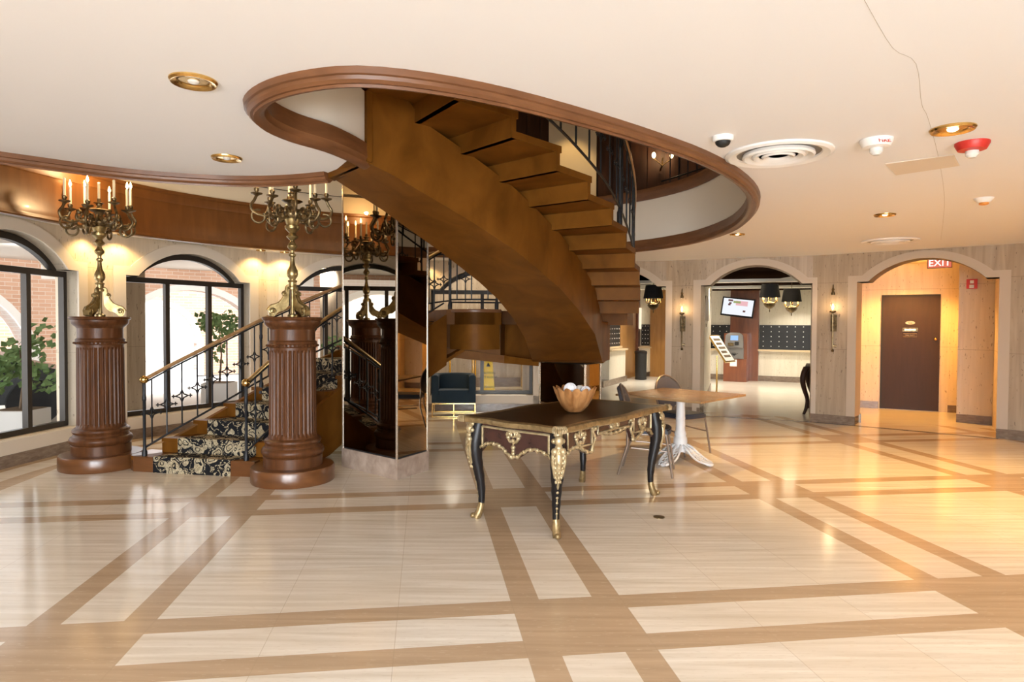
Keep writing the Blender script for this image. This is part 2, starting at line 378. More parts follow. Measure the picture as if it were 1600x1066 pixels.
    def build(s, name, mat, parent=None, sharp=35):
        me = bpy.data.meshes.new(name)
        off = Vector((0, 0, 0)) if parent is None else wloc(parent)
        me.from_pydata([tuple(Vector(p) - off) for p in s.v], [], s.f)
        me.update()
        b = bmesh.new(); b.from_mesh(me)
        bmesh.ops.recalc_face_normals(b, faces=b.faces[:]); b.to_mesh(me); b.free()
        for p in me.polygons: p.use_smooth = True
        me.set_sharp_from_angle(angle=math.radians(sharp))
        me.materials.append(M[mat] if isinstance(mat, str) else mat)
        o = bpy.data.objects.new(name, me); COL.objects.link(o)
        if parent is not None: o.parent = parent
        return o

def wloc(o):
    v = Vector(o.location); p = o.parent
    while p is not None: v = v + Vector(p.location); p = p.parent
    return v
def tag(o, label, cat, group=None, kind=None):
    o['label'] = label; o['category'] = cat
    if group: o['group'] = group
    if kind: o['kind'] = kind
    return o
def thing(name, label, cat, loc=(0, 0, 0), rz=0.0, group=None):
    o = bpy.data.objects.new(name, None); o.empty_display_size = 0.1; COL.objects.link(o)
    o.location = loc; o.rotation_euler = (0, 0, rz); return tag(o, label, cat, group)
def structure(o, kind='structure'): o['kind'] = kind; return o
def dup(root, loc, rz=None, label=None):
    r = root.copy(); COL.objects.link(r); r.location = loc
    if rz is not None: r.rotation_euler = (0, 0, rz)
    if label: r['label'] = label
    for ch in list(root.children):
        c = ch.copy(); COL.objects.link(c); c.parent = r
        for g in list(ch.children):
            d = g.copy(); COL.objects.link(d); d.parent = c
    return r
def smoothpath(pts, sub=4):
    out = []; P = [Vector(p) for p in pts]
    for i in range(len(P) - 1):
        p0, p1, p2, p3 = P[max(0, i - 1)], P[i], P[i + 1], P[min(len(P) - 1, i + 2)]
        for k in range(sub):
            t = k / sub
            out.append(0.5 * ((2 * p1) + (p2 - p0) * t + (2 * p0 - 5 * p1 + 4 * p2 - p3) * t * t + (3 * p1 - p0 - 3 * p2 + p3) * t ** 3))
    out.append(P[-1]); return [tuple(v) for v in out]
def text_mesh(name, body, size, mat, parent, M4, depth=0.002):
    cu = bpy.data.curves.new(name, 'FONT'); cu.body = body; cu.size = size; cu.align_x = 'CENTER'; cu.align_y = 'CENTER'; cu.extrude = depth
    t = bpy.data.objects.new(name, cu); COL.objects.link(t)
    dg = bpy.context.evaluated_depsgraph_get(); me = bpy.data.meshes.new_from_object(t.evaluated_get(dg))
    bpy.data.objects.remove(t); me.transform(M4); me.materials.clear(); me.materials.append(M[mat])
    o = bpy.data.objects.new(name, me); COL.objects.link(o)
    if parent: o.parent = parent
    return o

# ================================================================== THE SETTING
CZ, UZ = 2.64, 3.40                                           # lobby ceiling, upper floor
RC = Vector((-0.4, 6.5)); RR = 5.05                           # rotunda of the left windows
def onc(deg, r=RR): a = math.radians(deg); return (RC.x + r * math.cos(a), RC.y + r * math.sin(a))

# ceiling edge around the stair well (travelled with the void on the left)
LEFTARC = smoothpath([(-4.95, 2.3), (-4.45, 3.25), (-3.95, 3.86), (-3.41, 4.36), (-2.87, 4.80), (-2.35, 5.0), (-1.99, 5.04), (-1.66, 4.99), (-1.36, 4.88)], 4)
WELL = smoothpath([(-0.98, 4.43), (-1.03, 4.20), (-1.12, 3.96), (-1.25, 3.76), (-1.315, 3.56), (-1.30, 3.37), (-1.22, 3.22), (-1.08, 3.08), (-0.90, 2.98), (-0.68, 2.93),
                   (-0.40, 3.00), (-0.06, 3.18), (0.37, 3.50), (0.79, 3.86), (1.18, 4.24), (1.56, 4.72), (1.90, 5.29), (2.15, 5.90), (2.33, 6.57), (2.42, 7.31), (2.33, 8.2),
                   (2.06, 8.85), (1.72, 9.3), (1.2, 9.75), (0.5, 10.08), (-0.4, 10.22), (-1.25, 10.1), (-1.95, 9.86)], 3)
WOODARC = smoothpath([(-1.95, 9.86), (-2.53, 9.62), (-3.15, 9.22), (-3.66, 8.74), (-4.12, 8.2), (-4.45, 7.6), (-4.66, 6.85), (-4.80, 6.1), (-4.93, 5.2), (-5.03, 4.2), (-5.04, 3.2), (-4.95, 2.3)], 3)
VOID = [tuple(p) for p in LEFTARC] + [tuple(p) for p in WELL] + [tuple(p) for p in WOODARC[1:-1]]

def holed(name, outer, hole, z, mat):
    P = [[Vector((p[0], p[1], 0)) for p in outer], [Vector((p[0], p[1], 0)) for p in hole]]
    tri = tessellate_polygon(P); allp = [p for q in P for p in q]
    b = MB(); b.add([(p.x, p.y, z) for p in allp], [tuple(t) for t in tri]); return b.build(name, mat)

# piecewise line of the right-hand arcade, inner face
A1a, A1b = (0.98, 11.78), (2.66, 11.25)
A2a, A2b = (3.19, 10.98), (4.77, 10.33)
A3a, A3b = (5.28, 9.95), (6.64, 8.86)
WEND = (7.75, 7.80)

structure(MB().add([(-5.7, -5.2, 0), (9.5, -5.2, 0), (9.5, 8, 0), (9.5, 21, 0), (0.2, 21, 0), (0.2, 11.6, 0)] + [(onc(d, RR + 0.12)[0], onc(d, RR + 0.12)[1], 0) for d in range(90, 206, 6)] + [(-5.7, 4.2, 0)],
          [tuple(range(6 + len(range(90, 206, 6)) + 1))]).build('floor', 'floor'))
outer = [(-5.7, -5.2), (8.2, -5.2), (8.2, 8.0), (6.9, 9.1), (5.4, 10.25), (4.8, 10.62), (3.2, 11.28), (2.7, 11.5), (0.6, 12.1)] + [onc(d, RR + 0.2) for d in range(84, 210, 6)] + [(-5.7, 3.6)]
structure(holed('ceiling', outer, VOID, CZ, 'ceiling'))
structure(holed('ceiling_slab_top', [(-7.5, -5.2), (8.2, -5.2), (8.2, 13), (-7.5, 13)], VOID, UZ, 'darkwood'))

# mouldings and fascia of the stair well
LOW = [(-0.025, 2.72), (-0.03, 2.625), (-0.020, 2.605), (-0.018, 2.592), (-0.004, 2.580), (0.010, 2.570), (0.034, 2.565), (0.036, 2.578), (0.050, 2.578), (0.064, 2.590), (0.068, 2.606), (0.080, 2.610), (0.085, 2.655)]
UP = [(-0.05, 3.42), (-0.06, 3.37), (-0.04, 3.33), (-0.02, 3.27), (0.02, 3.27), (0.04, 3.42)]
structure(MB().sweep(LEFTARC, LOW).build('trim_1', 'mould', sharp=28))
structure(MB().sweep(WELL, LOW).build('trim_2', 'mould', sharp=28))
structure(MB().sweep(WELL, UP).build('trim_3', 'mould', sharp=60))
structure(MB().sweep(LEFTARC, UP).build('trim_4', 'mould', sharp=60))
structure(MB().sweep([(-1.36, 4.88), (-0.98, 4.43)], [(0.0, 2.60), (0.03, 2.60), (0.03, 3.4), (0.0, 3.4)]).build('trim_5', 'stair'))
structure(MB().sweep(WELL, [(-0.004, 2.66), (-0.004, 3.30), (0.03, 3.30), (0.03, 2.66)]).build('wall_well', 'fascia', sharp=60))
structure(MB().sweep(LEFTARC, [(-0.004, 2.66), (-0.004, 3.30), (0.03, 3.30), (0.03, 2.66)]).build('wall_gallery', 'fascia', sharp=60))
# the wood band over the rotunda windows, cream wall above it
WSEC = [(-0.035, 2.545), (-0.045, 2.56), (-0.03, 2.585), (-0.02, 2.60), (-0.02, 2.64), (-0.006, 2.655), (-0.006, 2.985), (-0.02, 3.0), (-0.012, 3.03), (-0.012, 3.10), (-0.03, 3.115), (-0.03, 3.15), (0.04, 3.15), (0.04, 2.545)]
structure(MB().sweep(WOODARC, WSEC).build('trim_6', 'panel', sharp=50))
structure(MB().sweep(WOODARC, [(0.05, 3.10), (0.05, 6.0), (0.15, 6.0), (0.15, 3.10)]).build('wall_upper_left', 'cream', sharp=50))
# upper floor: dark panelled wall at the back, plain walls, ceiling
UB = [(-1.95, 9.86), (-1.3, 10.7), (-0.2, 11.25), (1.2, 11.45), (2.9, 11.3), (4.4, 10.7), (5.7, 9.6), (6.8, 8.0)]
pw = MB(); path = smoothpath(UB, 6)
for i in range(len(path) - 1):
    a, b_ = Vector(path[i]), Vector(path[i + 1]); t = (b_ - a); n = Vector((t.y, -t.x)).normalized()
    pw.prism([a, b_, b_ - n * 0.1, a - n * 0.1], UZ, 6.0)
    m0, m1 = a + t * 0.06 + n * 0.02, a + t * 0.94 + n * 0.02
    pw.prism([m0, m1, m1 - n * 0.03, m0 - n * 0.03], UZ + 0.12, 5.8)
structure(pw.build('wall_upper_back', 'darkwood'))
ub = MB(); ub.box(-7.5, -7.4, -5.2, 13, UZ, 6.0); ub.box(8.1, 8.2, -5.2, 13, UZ, 6); ub.box(-7.5, 8.2, -5.2, -5.1, UZ, 6); ub.box(-7.5, 8.2, 12.9, 13, UZ, 6)
structure(ub.build('wall_upper_room', 'cream'))
structure(MB().box(-7.5, 8.2, -5.2, 13, 6.0, 6.08).build('ceiling_upper', 'cream'))

# ---- wall facets with arched openings
def frame2(p0, p1):
    a = Vector(p0); b_ = Vector(p1); t = (b_ - a); ln = t.length; t.normalize(); n = Vector((-t.y, t.x))
    if n.dot((a + b_) / 2 - RC) < 0: n = -n
    return a, t, n, ln                                         # n points outwards, away from the room
def arch_z(s, s0, s1, spring, rise, ear):
    if s <= s0 + ear or s >= s1 - ear: return spring
    h = (s1 - s0) / 2 - ear; R = (h * h + rise * rise) / (2 * rise); c = (s0 + s1) / 2
    return spring + math.sqrt(max(0, R * R - (s - c) ** 2)) - (R - rise)
def arch_samples(s0, s1, ear, n=22):
    c = (s0 + s1) / 2; h = (s1 - s0) / 2 - ear
    mid = [c - h * math.cos(PI * k / n) for k in range(n + 1)]
    return [s0, s0 + ear - 1e-4] + mid + [s1 - ear + 1e-4, s1]
def facet(name, p0, p1, z1, th, op=None, mat='trav', sill=0.0, z0=0.0):
    a, t, n, ln = frame2(p0, p1); m = MB()
    def P(s, z, d): q = a + t * s + n * d; return (q.x, q.y, z)
    def slab(sa, sb, za, zb, zc, zd):                           # za,zb bottom at sa,sb ; zc,zd top at sb,sa
        vs = [P(sa, za, 0), P(sb, zb, 0), P(sb, zc, 0), P(sa, zd, 0), P(sa, za, th), P(sb, zb, th), P(sb, zc, th), P(sa, zd, th)]
        m.add(vs, [(0, 1, 2, 3), (5, 4, 7, 6), (0, 4, 5, 1), (3, 2, 6, 7), (0, 3, 7, 4), (1, 5, 6, 2)])
    if not op: slab(0, ln, z0, z0, z1, z1)
    else:
        s0, s1, spring, rise, ear = op
        if s0 > 0.001: slab(0, s0, z0, z0, z1, z1)
        if s1 < ln - 0.001: slab(s1, ln, z0, z0, z1, z1)
        if sill > z0: slab(s0, s1, z0, z0, sill, sill)
        ss = arch_samples(s0, s1, ear)
        for i in range(len(ss) - 1):
            slab(ss[i], ss[i + 1], arch_z(ss[i], s0, s1, spring, rise, ear), arch_z(ss[i + 1], s0, s1, spring, rise, ear), z1, z1)
    return structure(m.build(name, mat, sharp=30))
def surround(name, p0, p1, op, width, proud, depth, bottom, mat='surround', sill=None):
    a, t, n, ln = frame2(p0, p1); s0, s1, spring, rise, ear = op; m = MB()
    def P(s, z, d): q = a + t * s + n * d; return (q.x, q.y, z)
    ss = arch_samples(s0, s1, ear); inner = [(s0, bottom)] + [(s, arch_z(s, s0, s1, spring, rise, ear)) for s in ss] + [(s1, bottom)]
    so0, so1 = s0 - width, s1 + width; so = arch_samples(so0, so1, ear + width * 0.35)
    outer = [(so0, bottom)] + [(s, arch_z(s, so0, so1, spring + width * 0.75, rise + width * 0.12, ear + width * 0.35)) for s in so] + [(so1, bottom)]
    k = len(inner)
    for i in range(k - 1):
        q = [inner[i], inner[i + 1], outer[i + 1], outer[i]]
        vs = [P(s, z, -proud) for s, z in q] + [P(s, z, depth if j < 2 else 0.0) for j, (s, z) in enumerate(q)]
        m.add(vs, [(0, 1, 2, 3), (0, 4, 5, 1), (2, 6, 7, 3), (4, 7, 6, 5)])
    if sill is not None:
        vs = []
        for d in (-proud, depth):
            vs += [P(so0, bottom - 0.0, d if d < 0 else 0), P(so1, bottom, d if d < 0 else 0), P(so1, sill, d), P(so0, sill, d)]
        m.add([P(so0, bottom, -proud), P(so1, bottom, -proud), P(so1, sill, -proud), P(so0, sill, -proud), P(so0, bottom, depth), P(so1, bottom, depth), P(so1, sill, depth), P(so0, sill, depth)],
              [(0, 1, 2, 3), (5, 4, 7, 6), (0, 4, 5, 1), (3, 2, 6, 7), (0, 3, 7, 4), (1, 5, 6, 2)])
    return structure(m.build(name, mat, sharp=30))
def skirt(name, p0, p1, h=0.13, proud=0.02, s0=0.0, s1=None, th=0.1):
    a, t, n, ln = frame2(p0, p1); s1 = ln if s1 is None else s1; m = MB()
    q = [a + t * s0 - n * proud, a + t * s1 - n * proud, a + t * s1 + n * th, a + t * s0 + n * th]
    return structure(m.prism(q, 0.0, h).build(name, 'base'))

# rotunda: four arched windows between narrow piers
WIN = [(185.9, 165.2), (157.4, 136.7), (129.3, 108.7), (101.8, 81.2)]
bounds = [189.8, 161.3, 133.0, 105.2, 78.0]
for i, (d0, d1) in enumerate(WIN):
    p0, p1 = onc(bounds[i]), onc(bounds[i + 1]); a, t, n, ln = frame2(p0, p1)
    e0, e1 = Vector(onc(d0)) - a, Vector(onc(d1)) - a; s0, s1 = e0.dot(t), e1.dot(t)
    op = (s0, s1, 2.14, 0.355, 0.16)
    facet('wall_rotunda_%d' % (i + 1), p0, p1, 2.72, 0.28, op, 'travr', sill=0.28)
    surround('trim_%d' % (10 + i), p0, p1, op, 0.15, 0.02, 0.13, 0.13, 'surroundr', sill=0.275)
    skirt('baseboard_rotunda_%d' % (i + 1), p0, p1, 0.13, 0.035)
    # the window: dark frame with transom and mullions, one pane behind them
    fr = MB(); s0i, s1i = s0 + 0.005, s1 - 0.005; d_in, d_out = 0.13, 0.20
    def P(s, z, d): q = a + t * s + n * d; return (q.x, q.y, z)
    def bar(sa, sb, za, zb, di=d_in, do=d_out):
        fr.add([P(sa, za, di), P(sb, za, di), P(sb, zb, di), P(sa, zb, di), P(sa, za, do), P(sb, za, do), P(sb, zb, do), P(sa, zb, do)],
               [(0, 1, 2, 3), (5, 4, 7, 6), (0, 4, 5, 1), (3, 2, 6, 7), (0, 3, 7, 4), (1, 5, 6, 2)])
    wd = s1 - s0
    bar(s0i, s0i + 0.05, 0.285, 2.13); bar(s1i - 0.05, s1i, 0.285, 2.13); bar(s0i, s1i, 0.285, 0.345); bar(s0i, s1i, 2.06, 2.13)
    for k in ((0.345, 0.69) if i < 3 else (0.5,)): bar(s0 + wd * k - 0.03, s0 + wd * k + 0.03, 0.345, 2.06)
    ss = arch_samples(s0 + 0.16, s1 - 0.16, 0.0, 26)[1:-1]
    for k in range(len(ss) - 1):
        za, zb = (arch_z(x, s0, s1, 2.14, 0.35, 0.16) for x in ss[k:k + 2])
        fr.add([P(ss[k], max(2.13, za - 0.075), d_in), P(ss[k + 1], max(2.13, zb - 0.075), d_in), P(ss[k + 1], zb, d_in), P(ss[k], za, d_in),
                P(ss[k], max(2.13, za - 0.075), d_out), P(ss[k + 1], max(2.13, zb - 0.075), d_out), P(ss[k + 1], zb, d_out), P(ss[k], za, d_out)],
               [(0, 1, 2, 3), (5, 4, 7, 6), (0, 4, 5, 1), (3, 2, 6, 7)])
    wo = structure(fr.build('window_%d' % (i + 1), 'frame', sharp=30))
    gl = MB(); top = [(x, arch_z(x, s0, s1, 2.14, 0.35, 0.16)) for x in ss]
    gl.add([P(s0i + 0.01, 0.30, 0.165), P(s1i - 0.01, 0.30, 0.165), P(s1i - 0.01, 2.13, 0.165)] + [P(x, z - 0.01, 0.165) for x, z in reversed(top)] + [P(s0i + 0.01, 2.13, 0.165)], [tuple(range(len(top) + 4))])
    structure(gl.build('pane', 'glass', wo))
facet('wall_rotunda_5', onc(205.0), onc(189.8), 2.72, 0.28, None, 'travr'); skirt('baseboard_rotunda_5', onc(205.0), onc(189.8))
structure(MB().box(-5.45, -5.2, -5.2, 4.55, 0, 2.66).build('wall_left', 'trav'))
structure(MB().box(7.75, 8.0, -5.2, 7.8, 0, 2.66).build('wall_right', 'trav'))
rw = MB()
rw.box(-5.45, -3.8, -5.2, -5.0, 0, 2.66); rw.box(3.8, 8.0, -5.2, -5.0, 0, 2.66); rw.box(-3.8, 3.8, -5.2, -5.0, 2.6, 2.66)
structure(rw.build('wall_front', 'trav'))
fb = MB()
for x in (-3.8, -1.35, 1.25, 3.7): fb.box(x, x + 0.1, -5.15, -5.05, 0, 2.6)
fb.box(-3.8, 3.8, -5.15, -5.05, 2.2, 2.27)
fo = structure(fb.build('window_9', 'frame')); structure(MB().box(-3.8, 3.8, -5.11, -5.10, 0, 2.6).build('pane', 'glass', fo))

# right-hand arcade
sp, ri, ear = 2.20, 0.315, 0.15
facet('wall_arcade_1', onc(78.0), A1a, CZ + 0.02, 0.30); skirt('baseboard_arcade_1', onc(78.0), A1a)
for i, (pa, pb) in enumerate(((A1a, A1b), (A2a, A2b), (A3a, A3b))):
    a, t, n, ln = frame2(pa, pb); op = (0.0, ln, sp, ri, ear)
    facet('wall_arch_%d' % (i + 1), pa, pb, CZ + 0.02, 0.36, op, 'trav')
    surround('trim_%d' % (20 + i), pa, pb, op, 0.125, 0.018, 0.37, 0.13 if i == 2 else 0.0)
for i, (pa, pb) in enumerate(((A1b, A2a), (A2b, A3a), (A3b, WEND))):
    facet('wall_pier_%d' % (i + 1), pa, pb, CZ + 0.02, 0.36, None, 'trav')
    skirt('baseboard_pier_%d' % (i + 1), pa, pb, 0.13, 0.022, 0.0, None, 0.36)
# dark threshold inlay that follows the arcade
th = MB(); TL = [(0.98, 11.72), (2.66, 11.17), (3.67, 10.72), (4.75, 10.24), (5.28, 9.86), (6.62, 8.79)]
th.sweep(TL, [(-0.045, 0.001), (-0.045, 0.003), (0.045, 0.003), (0.045, 0.001)])
structure(th.build('trim_30', 'base'))

# alcove with the service door
AL0, AL1 = (6.42, 12.22), (7.98, 11.36)
def wallseg(name, p0, p1, z0, z1, th, mat, inward):
    a = Vector(p0); b_ = Vector(p1); t = (b_ - a).normalized(); n = Vector((-t.y, t.x))
    if n.dot(Vector(inward) - a) > 0: n = -n
    return structure(MB().prism([a, b_, b_ + n * th, a + n * th], z0, z1).build(name, mat))
IN = (6.6, 10.9)
aa, tt, nn, ll = frame2(A3a, A3b)
JL = Vector(A3a) + nn * 0.36; JR = Vector(A3b) + nn * 0.36
wallseg('wall_alcove_left', tuple(JL), AL0, 0, 2.68, 0.1, 'travb', IN)
wallseg('wall_alcove_back', AL0, (7.93, 11.39), 0, 2.68, 0.2, 'travb', IN)
wallseg('wall_alcove_return', (7.88, 11.42), (7.12, 10.31), 0, 2.68, 0.2, 'travb', (6.4, 11.3))
wallseg('wall_alcove_right', (7.10, 10.33), (7.75, 9.80), 0, 2.68, 0.2, 'travb', (6.4, 9.6))
wallseg('wall_alcove_jamb', tuple(JR), (7.45, 10.03), 0, 2.68, 0.1, 'travb', IN)
structure(MB().prism([(5.2, 10.1), (6.75, 8.9), (8.3, 9.6), (8.3, 11.6), (6.3, 12.6)], 2.66, 2.69).build('ceiling_alcove', 'cream'))
for k, (p, q) in enumerate(((tuple(JL), AL0), (AL0, (6.80, 12.01)), ((7.74, 11.495), (7.88, 11.42)), ((7.88, 11.42), (7.12, 10.31)), ((7.10, 10.33), (7.45, 10.04)))):
    a = Vector(p); b_ = Vector(q); t = (b_ - a).normalized(); n = Vector((-t.y, t.x))
    if n.dot(Vector(IN if k < 3 else (6.4, 10.0)) - a) < 0: n = -n
    structure(MB().prism([a, b_, b_ + n * 0.018, a + n * 0.018], 0, 0.13).build('baseboard_alcove_%d' % (k + 1), 'base'))

# ---- back hall beyond the arches
HE, HF, HG = (2.0, 15.9), (3.75, 19.6), (9.0, 16.8)
wallseg('wall_hall_left', HE, HF, 0, 2.62, 0.2, 'hallwall', (5, 15))
wallseg('wall_hall_back', HF, HG, 0, 2.62, 0.2, 'hallwall', (5, 15))
wallseg('wall_hall_near', (0.9, 12.15), HE, 0, 2.62, 0.2, 'hallwall', (5, 15))
wallseg('wall_hall_right', (5.33, 10.45), (6.45, 12.6), 0, 2.62, 0.06, 'hallwall', (4, 14))
wallseg('wall_hall_side', (6.45, 12.6), (9.3, 16.9), 0, 2.62, 0.2, 'hallwall', (5, 15))
structure(MB().prism([(0.5, 11.9), (2.7, 11.62), (3.3, 11.35), (4.9, 10.7), (5.35, 10.4), (9.3, 16.5), (9.3, 17.5), (3.6, 20.2), (1.7, 16)], 2.60, 2.66).build('ceiling_hall', 'hallceil'))
hb = MB()                                                      # dark coffers between white beams
def hband(y0, y1, x0, x1, z0, z1, mb): mb.prism([(x0, y0 + 0.0), (x1, y0 - 0.30 * (x1 - x0)), (x1, y1 - 0.30 * (x1 - x0)), (x0, y1)], z0, z1)
hband(12.35, 14.4, 2.0, 5.5, 2.50, 2.61, hb); hband(15.3, 16.6, 4.6, 8.4, 2.50, 2.61, hb); hband(17.4, 18.2, 5.6, 8.8, 2.50, 2.61, hb); hband(13.0, 16.0, 1.9, 3.3, 2.50, 2.61, hb)
structure(hb.build('ceiling_coffer', 'coffer'))
hw = MB(); hband(14.4, 14.75, 2.0, 7.9, 2.44, 2.61, hw); hband(16.6, 16.9, 3.0, 8.5, 2.44, 2.61, hw); structure(hw.build('ceiling_beam', 'hallceil'))
def along(p0, p1, s): a = Vector(p0); b_ = Vector(p1); return a + (b_ - a).normalized() * s
def upx(p0, p1, u):                                             # distance along a wall at which it is met on the bearing (u-800)/f from the door
    k = (u - 800) / 1013.83; a = Vector(p0); t = (Vector(p1) - a).normalized(); return (k * a.y - a.x) / (t.x - k * t.y)
def onwall(mb, p0, p1, s0, s1, z0, z1, proud, inward=(5, 15), back=0.0):
    a = Vector(p0); t = (Vector(p1) - a).normalized(); n = Vector((-t.y, t.x))
    if n.dot(Vector(inward) - a) < 0: n = -n
    q = [a + t * s0 + n * back, a + t * s1 + n * back, a + t * s1 + n * proud, a + t * s0 + n * proud]
    return mb.prism(q, z0, z1)
U = lambda wl, u: upx(wl[0], wl[1], u)
WLl, WLr = (HE, HF), (HF, HG)
hp = MB()
for (u0, u1) in ((966, 990),): onwall(hp, *WLl, U(WLl, u0), U(WLl, u1), 0, 2.6, 0.06)
for (u0, u1) in ((1016.5, 1040),): onwall(hp, *WLr, U(WLr, u0), U(WLr, u1), 0, 2.6, 0.06)
structure(hp.build('wall_hall_panelling', 'hallwood'))
hp = MB(); onwall(hp, *WLl, U(WLl, 991), U(WLl, 1001), 0, 2.6, 0.12); onwall(hp, *WLr, U(WLr, 1142), U(WLr, 1186), 0, 2.6, 0.12); structure(hp.build('wall_hall_pilaster', 'atmwood'))
hp = MB(); onwall(hp, *WLr, 0.0, U(WLr, 1300), 0.0, 0.15, 0.03); onwall(hp, *WLl, 0.0, U(WLl, 966), 0.0, 0.15, 0.26); structure(hp.build('baseboard_hall', 'base'))

# ================================================================== EXTERIOR seen through the windows
structure(MB().box(-60, 0.19, -30, 60, -0.06, -0.03).build('exterior_ground', 'pave'))
cs = MB(); ring0 = [onc(d, RR + 0.3) for d in range(96, 214, 4)]; ring1 = [onc(d, 12.2) for d in range(96, 214, 4)]
for i in range(len(ring0) - 1): cs.prism([ring0[i], ring0[i + 1], ring1[i + 1], ring1[i]], 2.78, 2.88)
structure(cs.build('exterior_canopy', 'soffit'))
def uvbox(o, scale=1.0):                                        # brick courses follow the wall: u along the wall, v up
    me = o.data; uv = me.uv_layers.new(name='courses')
    for p in me.polygons:
        n = p.normal; t = Vector((-n.y, n.x, 0)); t = t.normalized() if t.length > 0.1 else Vector((1, 0, 0))
        for li in p.loop_indices:
            v = me.vertices[me.loops[li].vertex_index].co; uv.data[li].uv = (v.dot(t) * scale, v.z * scale)
AR = 11.6
for lay, (rad, half, rise_, hw_) in enumerate(((11.6, 12.0, 1.30, 1.64), (15.6, 12.0, 1.02, 1.0))):
    for i, c0 in enumerate((177, 153, 129, 105)):
        if lay == 1 and i == 0: continue
        p0, p1 = onc(c0 + half, rad), onc(c0 - half, rad); a, t, n, ln = frame2(p0, p1); op = (ln / 2 - hw_, ln / 2 + hw_, 1.0, rise_, 0.0)
        o = facet('exterior_arcade_%d' % (4 * lay + i + 1), p0, p1, 3.0 if lay == 0 else 3.6, 0.4, op, 'brick'); uvbox(o)
        surround('exterior_trim_%d' % (4 * lay + i + 1), p0, p1, op, 0.17, 0.06, 0.42, 0.0, 'whitewall')
structure(MB().prism([(-5.97, 9.62), (-5.66, 10.02), (-6.2, 10.6), (-6.6, 10.1)], 0, 2.8).build('exterior_pier', 'trav'))
ff = MB(); ff.sweep([onc(d, AR - 0.06) for d in range(100, 210, 5)], [(-0.03, 2.42), (-0.03, 2.80), (0.03, 2.80), (0.03, 2.42)]); structure(ff.build('exterior_fascia', 'whitewall'))
# a white building and garden wall across the drive
wbm = MB(); wbm.prism([(-30, 14), (-29, 24), (-29.5, 24), (-30.5, 14)], 0, 9); wbm.prism([(-22, 24), (-8, 28), (-8, 28.5), (-22, 24.5)], 0, 9); structure(wbm.build('exterior_building', 'whitewall'))
wg = MB()
for k in range(6):
    for z in (0.9, 3.6): wg.prism([(-29.05 + 0.0 + 0.1 * k, 14.8 + 1.5 * k), (-28.95 + 0.1 * k, 15.7 + 1.5 * k), (-29.1 + 0.1 * k, 15.7 + 1.5 * k), (-29.2 + 0.1 * k, 14.8 + 1.5 * k)], z, z + 1.7)
structure(wg.build('exterior_windows', 'grey'))
# covered hall behind the fourth window
structure(MB().prism([(-4.2, 14.2), (0.6, 14.9), (0.6, 15.1), (-4.2, 14.4)], -0.03, 2.9).build('exterior_hall_wall', 'trav'))
structure(MB().prism([(-4.2, 14.16), (0.6, 14.86), (0.6, 14.9), (-4.2, 14.2)], -0.03, 0.32).build('exterior_hall_skirting', 'base'))
structure(MB().box(0.2, 0.45, 11.72, 15, 0, 2.9).build('exterior_hall_end', 'trav'))
for d in (165, 152, 141, 128, 116): lamp('SPOT', 'brick_fill', (*onc(d, 8.2), 2.7), 130, (1, .97, .92), aim=(*onc(d, 11.6), 1.2), spot_size=1.7, spot_blend=.5, shadow_soft_size=.04)  # spot lamps added to brighten the brick arcade
lamp('POINT', 'covered_walk_lamp', (-1.2, 13.2, 2.5), 45, (1.0, 0.88, 0.70), shadow_soft_size=0.15)

def leafball(mb, c, r, n, size, rnd):
    for _ in range(n):
        d = Vector((rnd.gauss(0, 1), rnd.gauss(0, 1), rnd.gauss(0, 1))).normalized() * (r * rnd.uniform(0.45, 1.0)); p = Vector(c) + d
        u = Vector((rnd.gauss(0, 1), rnd.gauss(0, 1), rnd.gauss(0, 1))).normalized(); v = u.orthogonal().normalized() * size * 0.45; u = u * size
        mb.add([p - u * 0.5, p + v, p + u * 0.7, p - v], [(0, 1, 2, 3)])
rnd = random.Random(3)
def planter(loc, h, label, tall, stems=1):
    t = thing('planter', label, 'planter', loc, 0, 'white box planters outside the windows'); m = MB()
    m.prism([(loc[0] - .24, loc[1] - .24), (loc[0] + .24, loc[1] - .24), (loc[0] + .24, loc[1] + .24), (loc[0] - .24, loc[1] + .24)], -0.03, h); m.build('pot', 'whitewall', t)
    s = MB(); s.box(loc[0] - .21, loc[0] + .21, loc[1] - .21, loc[1] + .21, h, h + 0.01); s.build('soil', 'bark', t)
    tr = thing('potted_shrub', label.replace('white square planter', 'leafy green shrub growing in the white planter'), 'shrub', (loc[0], loc[1], h), 0, 'shrubs outside the windows')
    st = MB(); st.tube([(loc[0], loc[1], h + .012), (loc[0] + .03, loc[1] + .02, h + tall * 0.4), (loc[0], loc[1], h + tall * .8)], [.022, .016, .008], 6); st.build('stem', 'bark', tr)
    lf = MB()
    for k in range(9): leafball(lf, (loc[0] + rnd.uniform(-.25, .25), loc[1] + rnd.uniform(-.25, .25), h + tall * rnd.uniform(.35, 1.0)), .24, 26, .10, rnd)
    lf.build('foliage', 'leaf', tr, sharp=180)
planter((-6.62, 8.72, 0), 0.35, 'white square planter on the paving outside the first window', 1.0)
planter((-5.55, 12.3, 0), 0.40, 'white square planter outside the right part of the second window', 1.3)
planter((-3.5, 13.4, 0), 0.40, 'white square planter outside the third window', 0.9)
for i, (x, y, sx, lab) in enumerate(((-16.5, 22.5, 2.0, 'low green hedge across the drive seen through the second window'), (-22.5, 16.5, 1.8, 'green bush across the drive seen between the brick arches'),
                                     (-9.5, 24.5, 1.8, 'green bush across the drive beside the third window'))):
    b_ = MB()
    for k in range(16): leafball(b_, (x + rnd.uniform(-sx, sx), y + rnd.uniform(-.6, .6), rnd.uniform(.3, 1.1)), .5, 60, .2, rnd)
    tag(b_.build('bush', 'leaf', sharp=180), lab, 'bush', 'bushes across the drive')
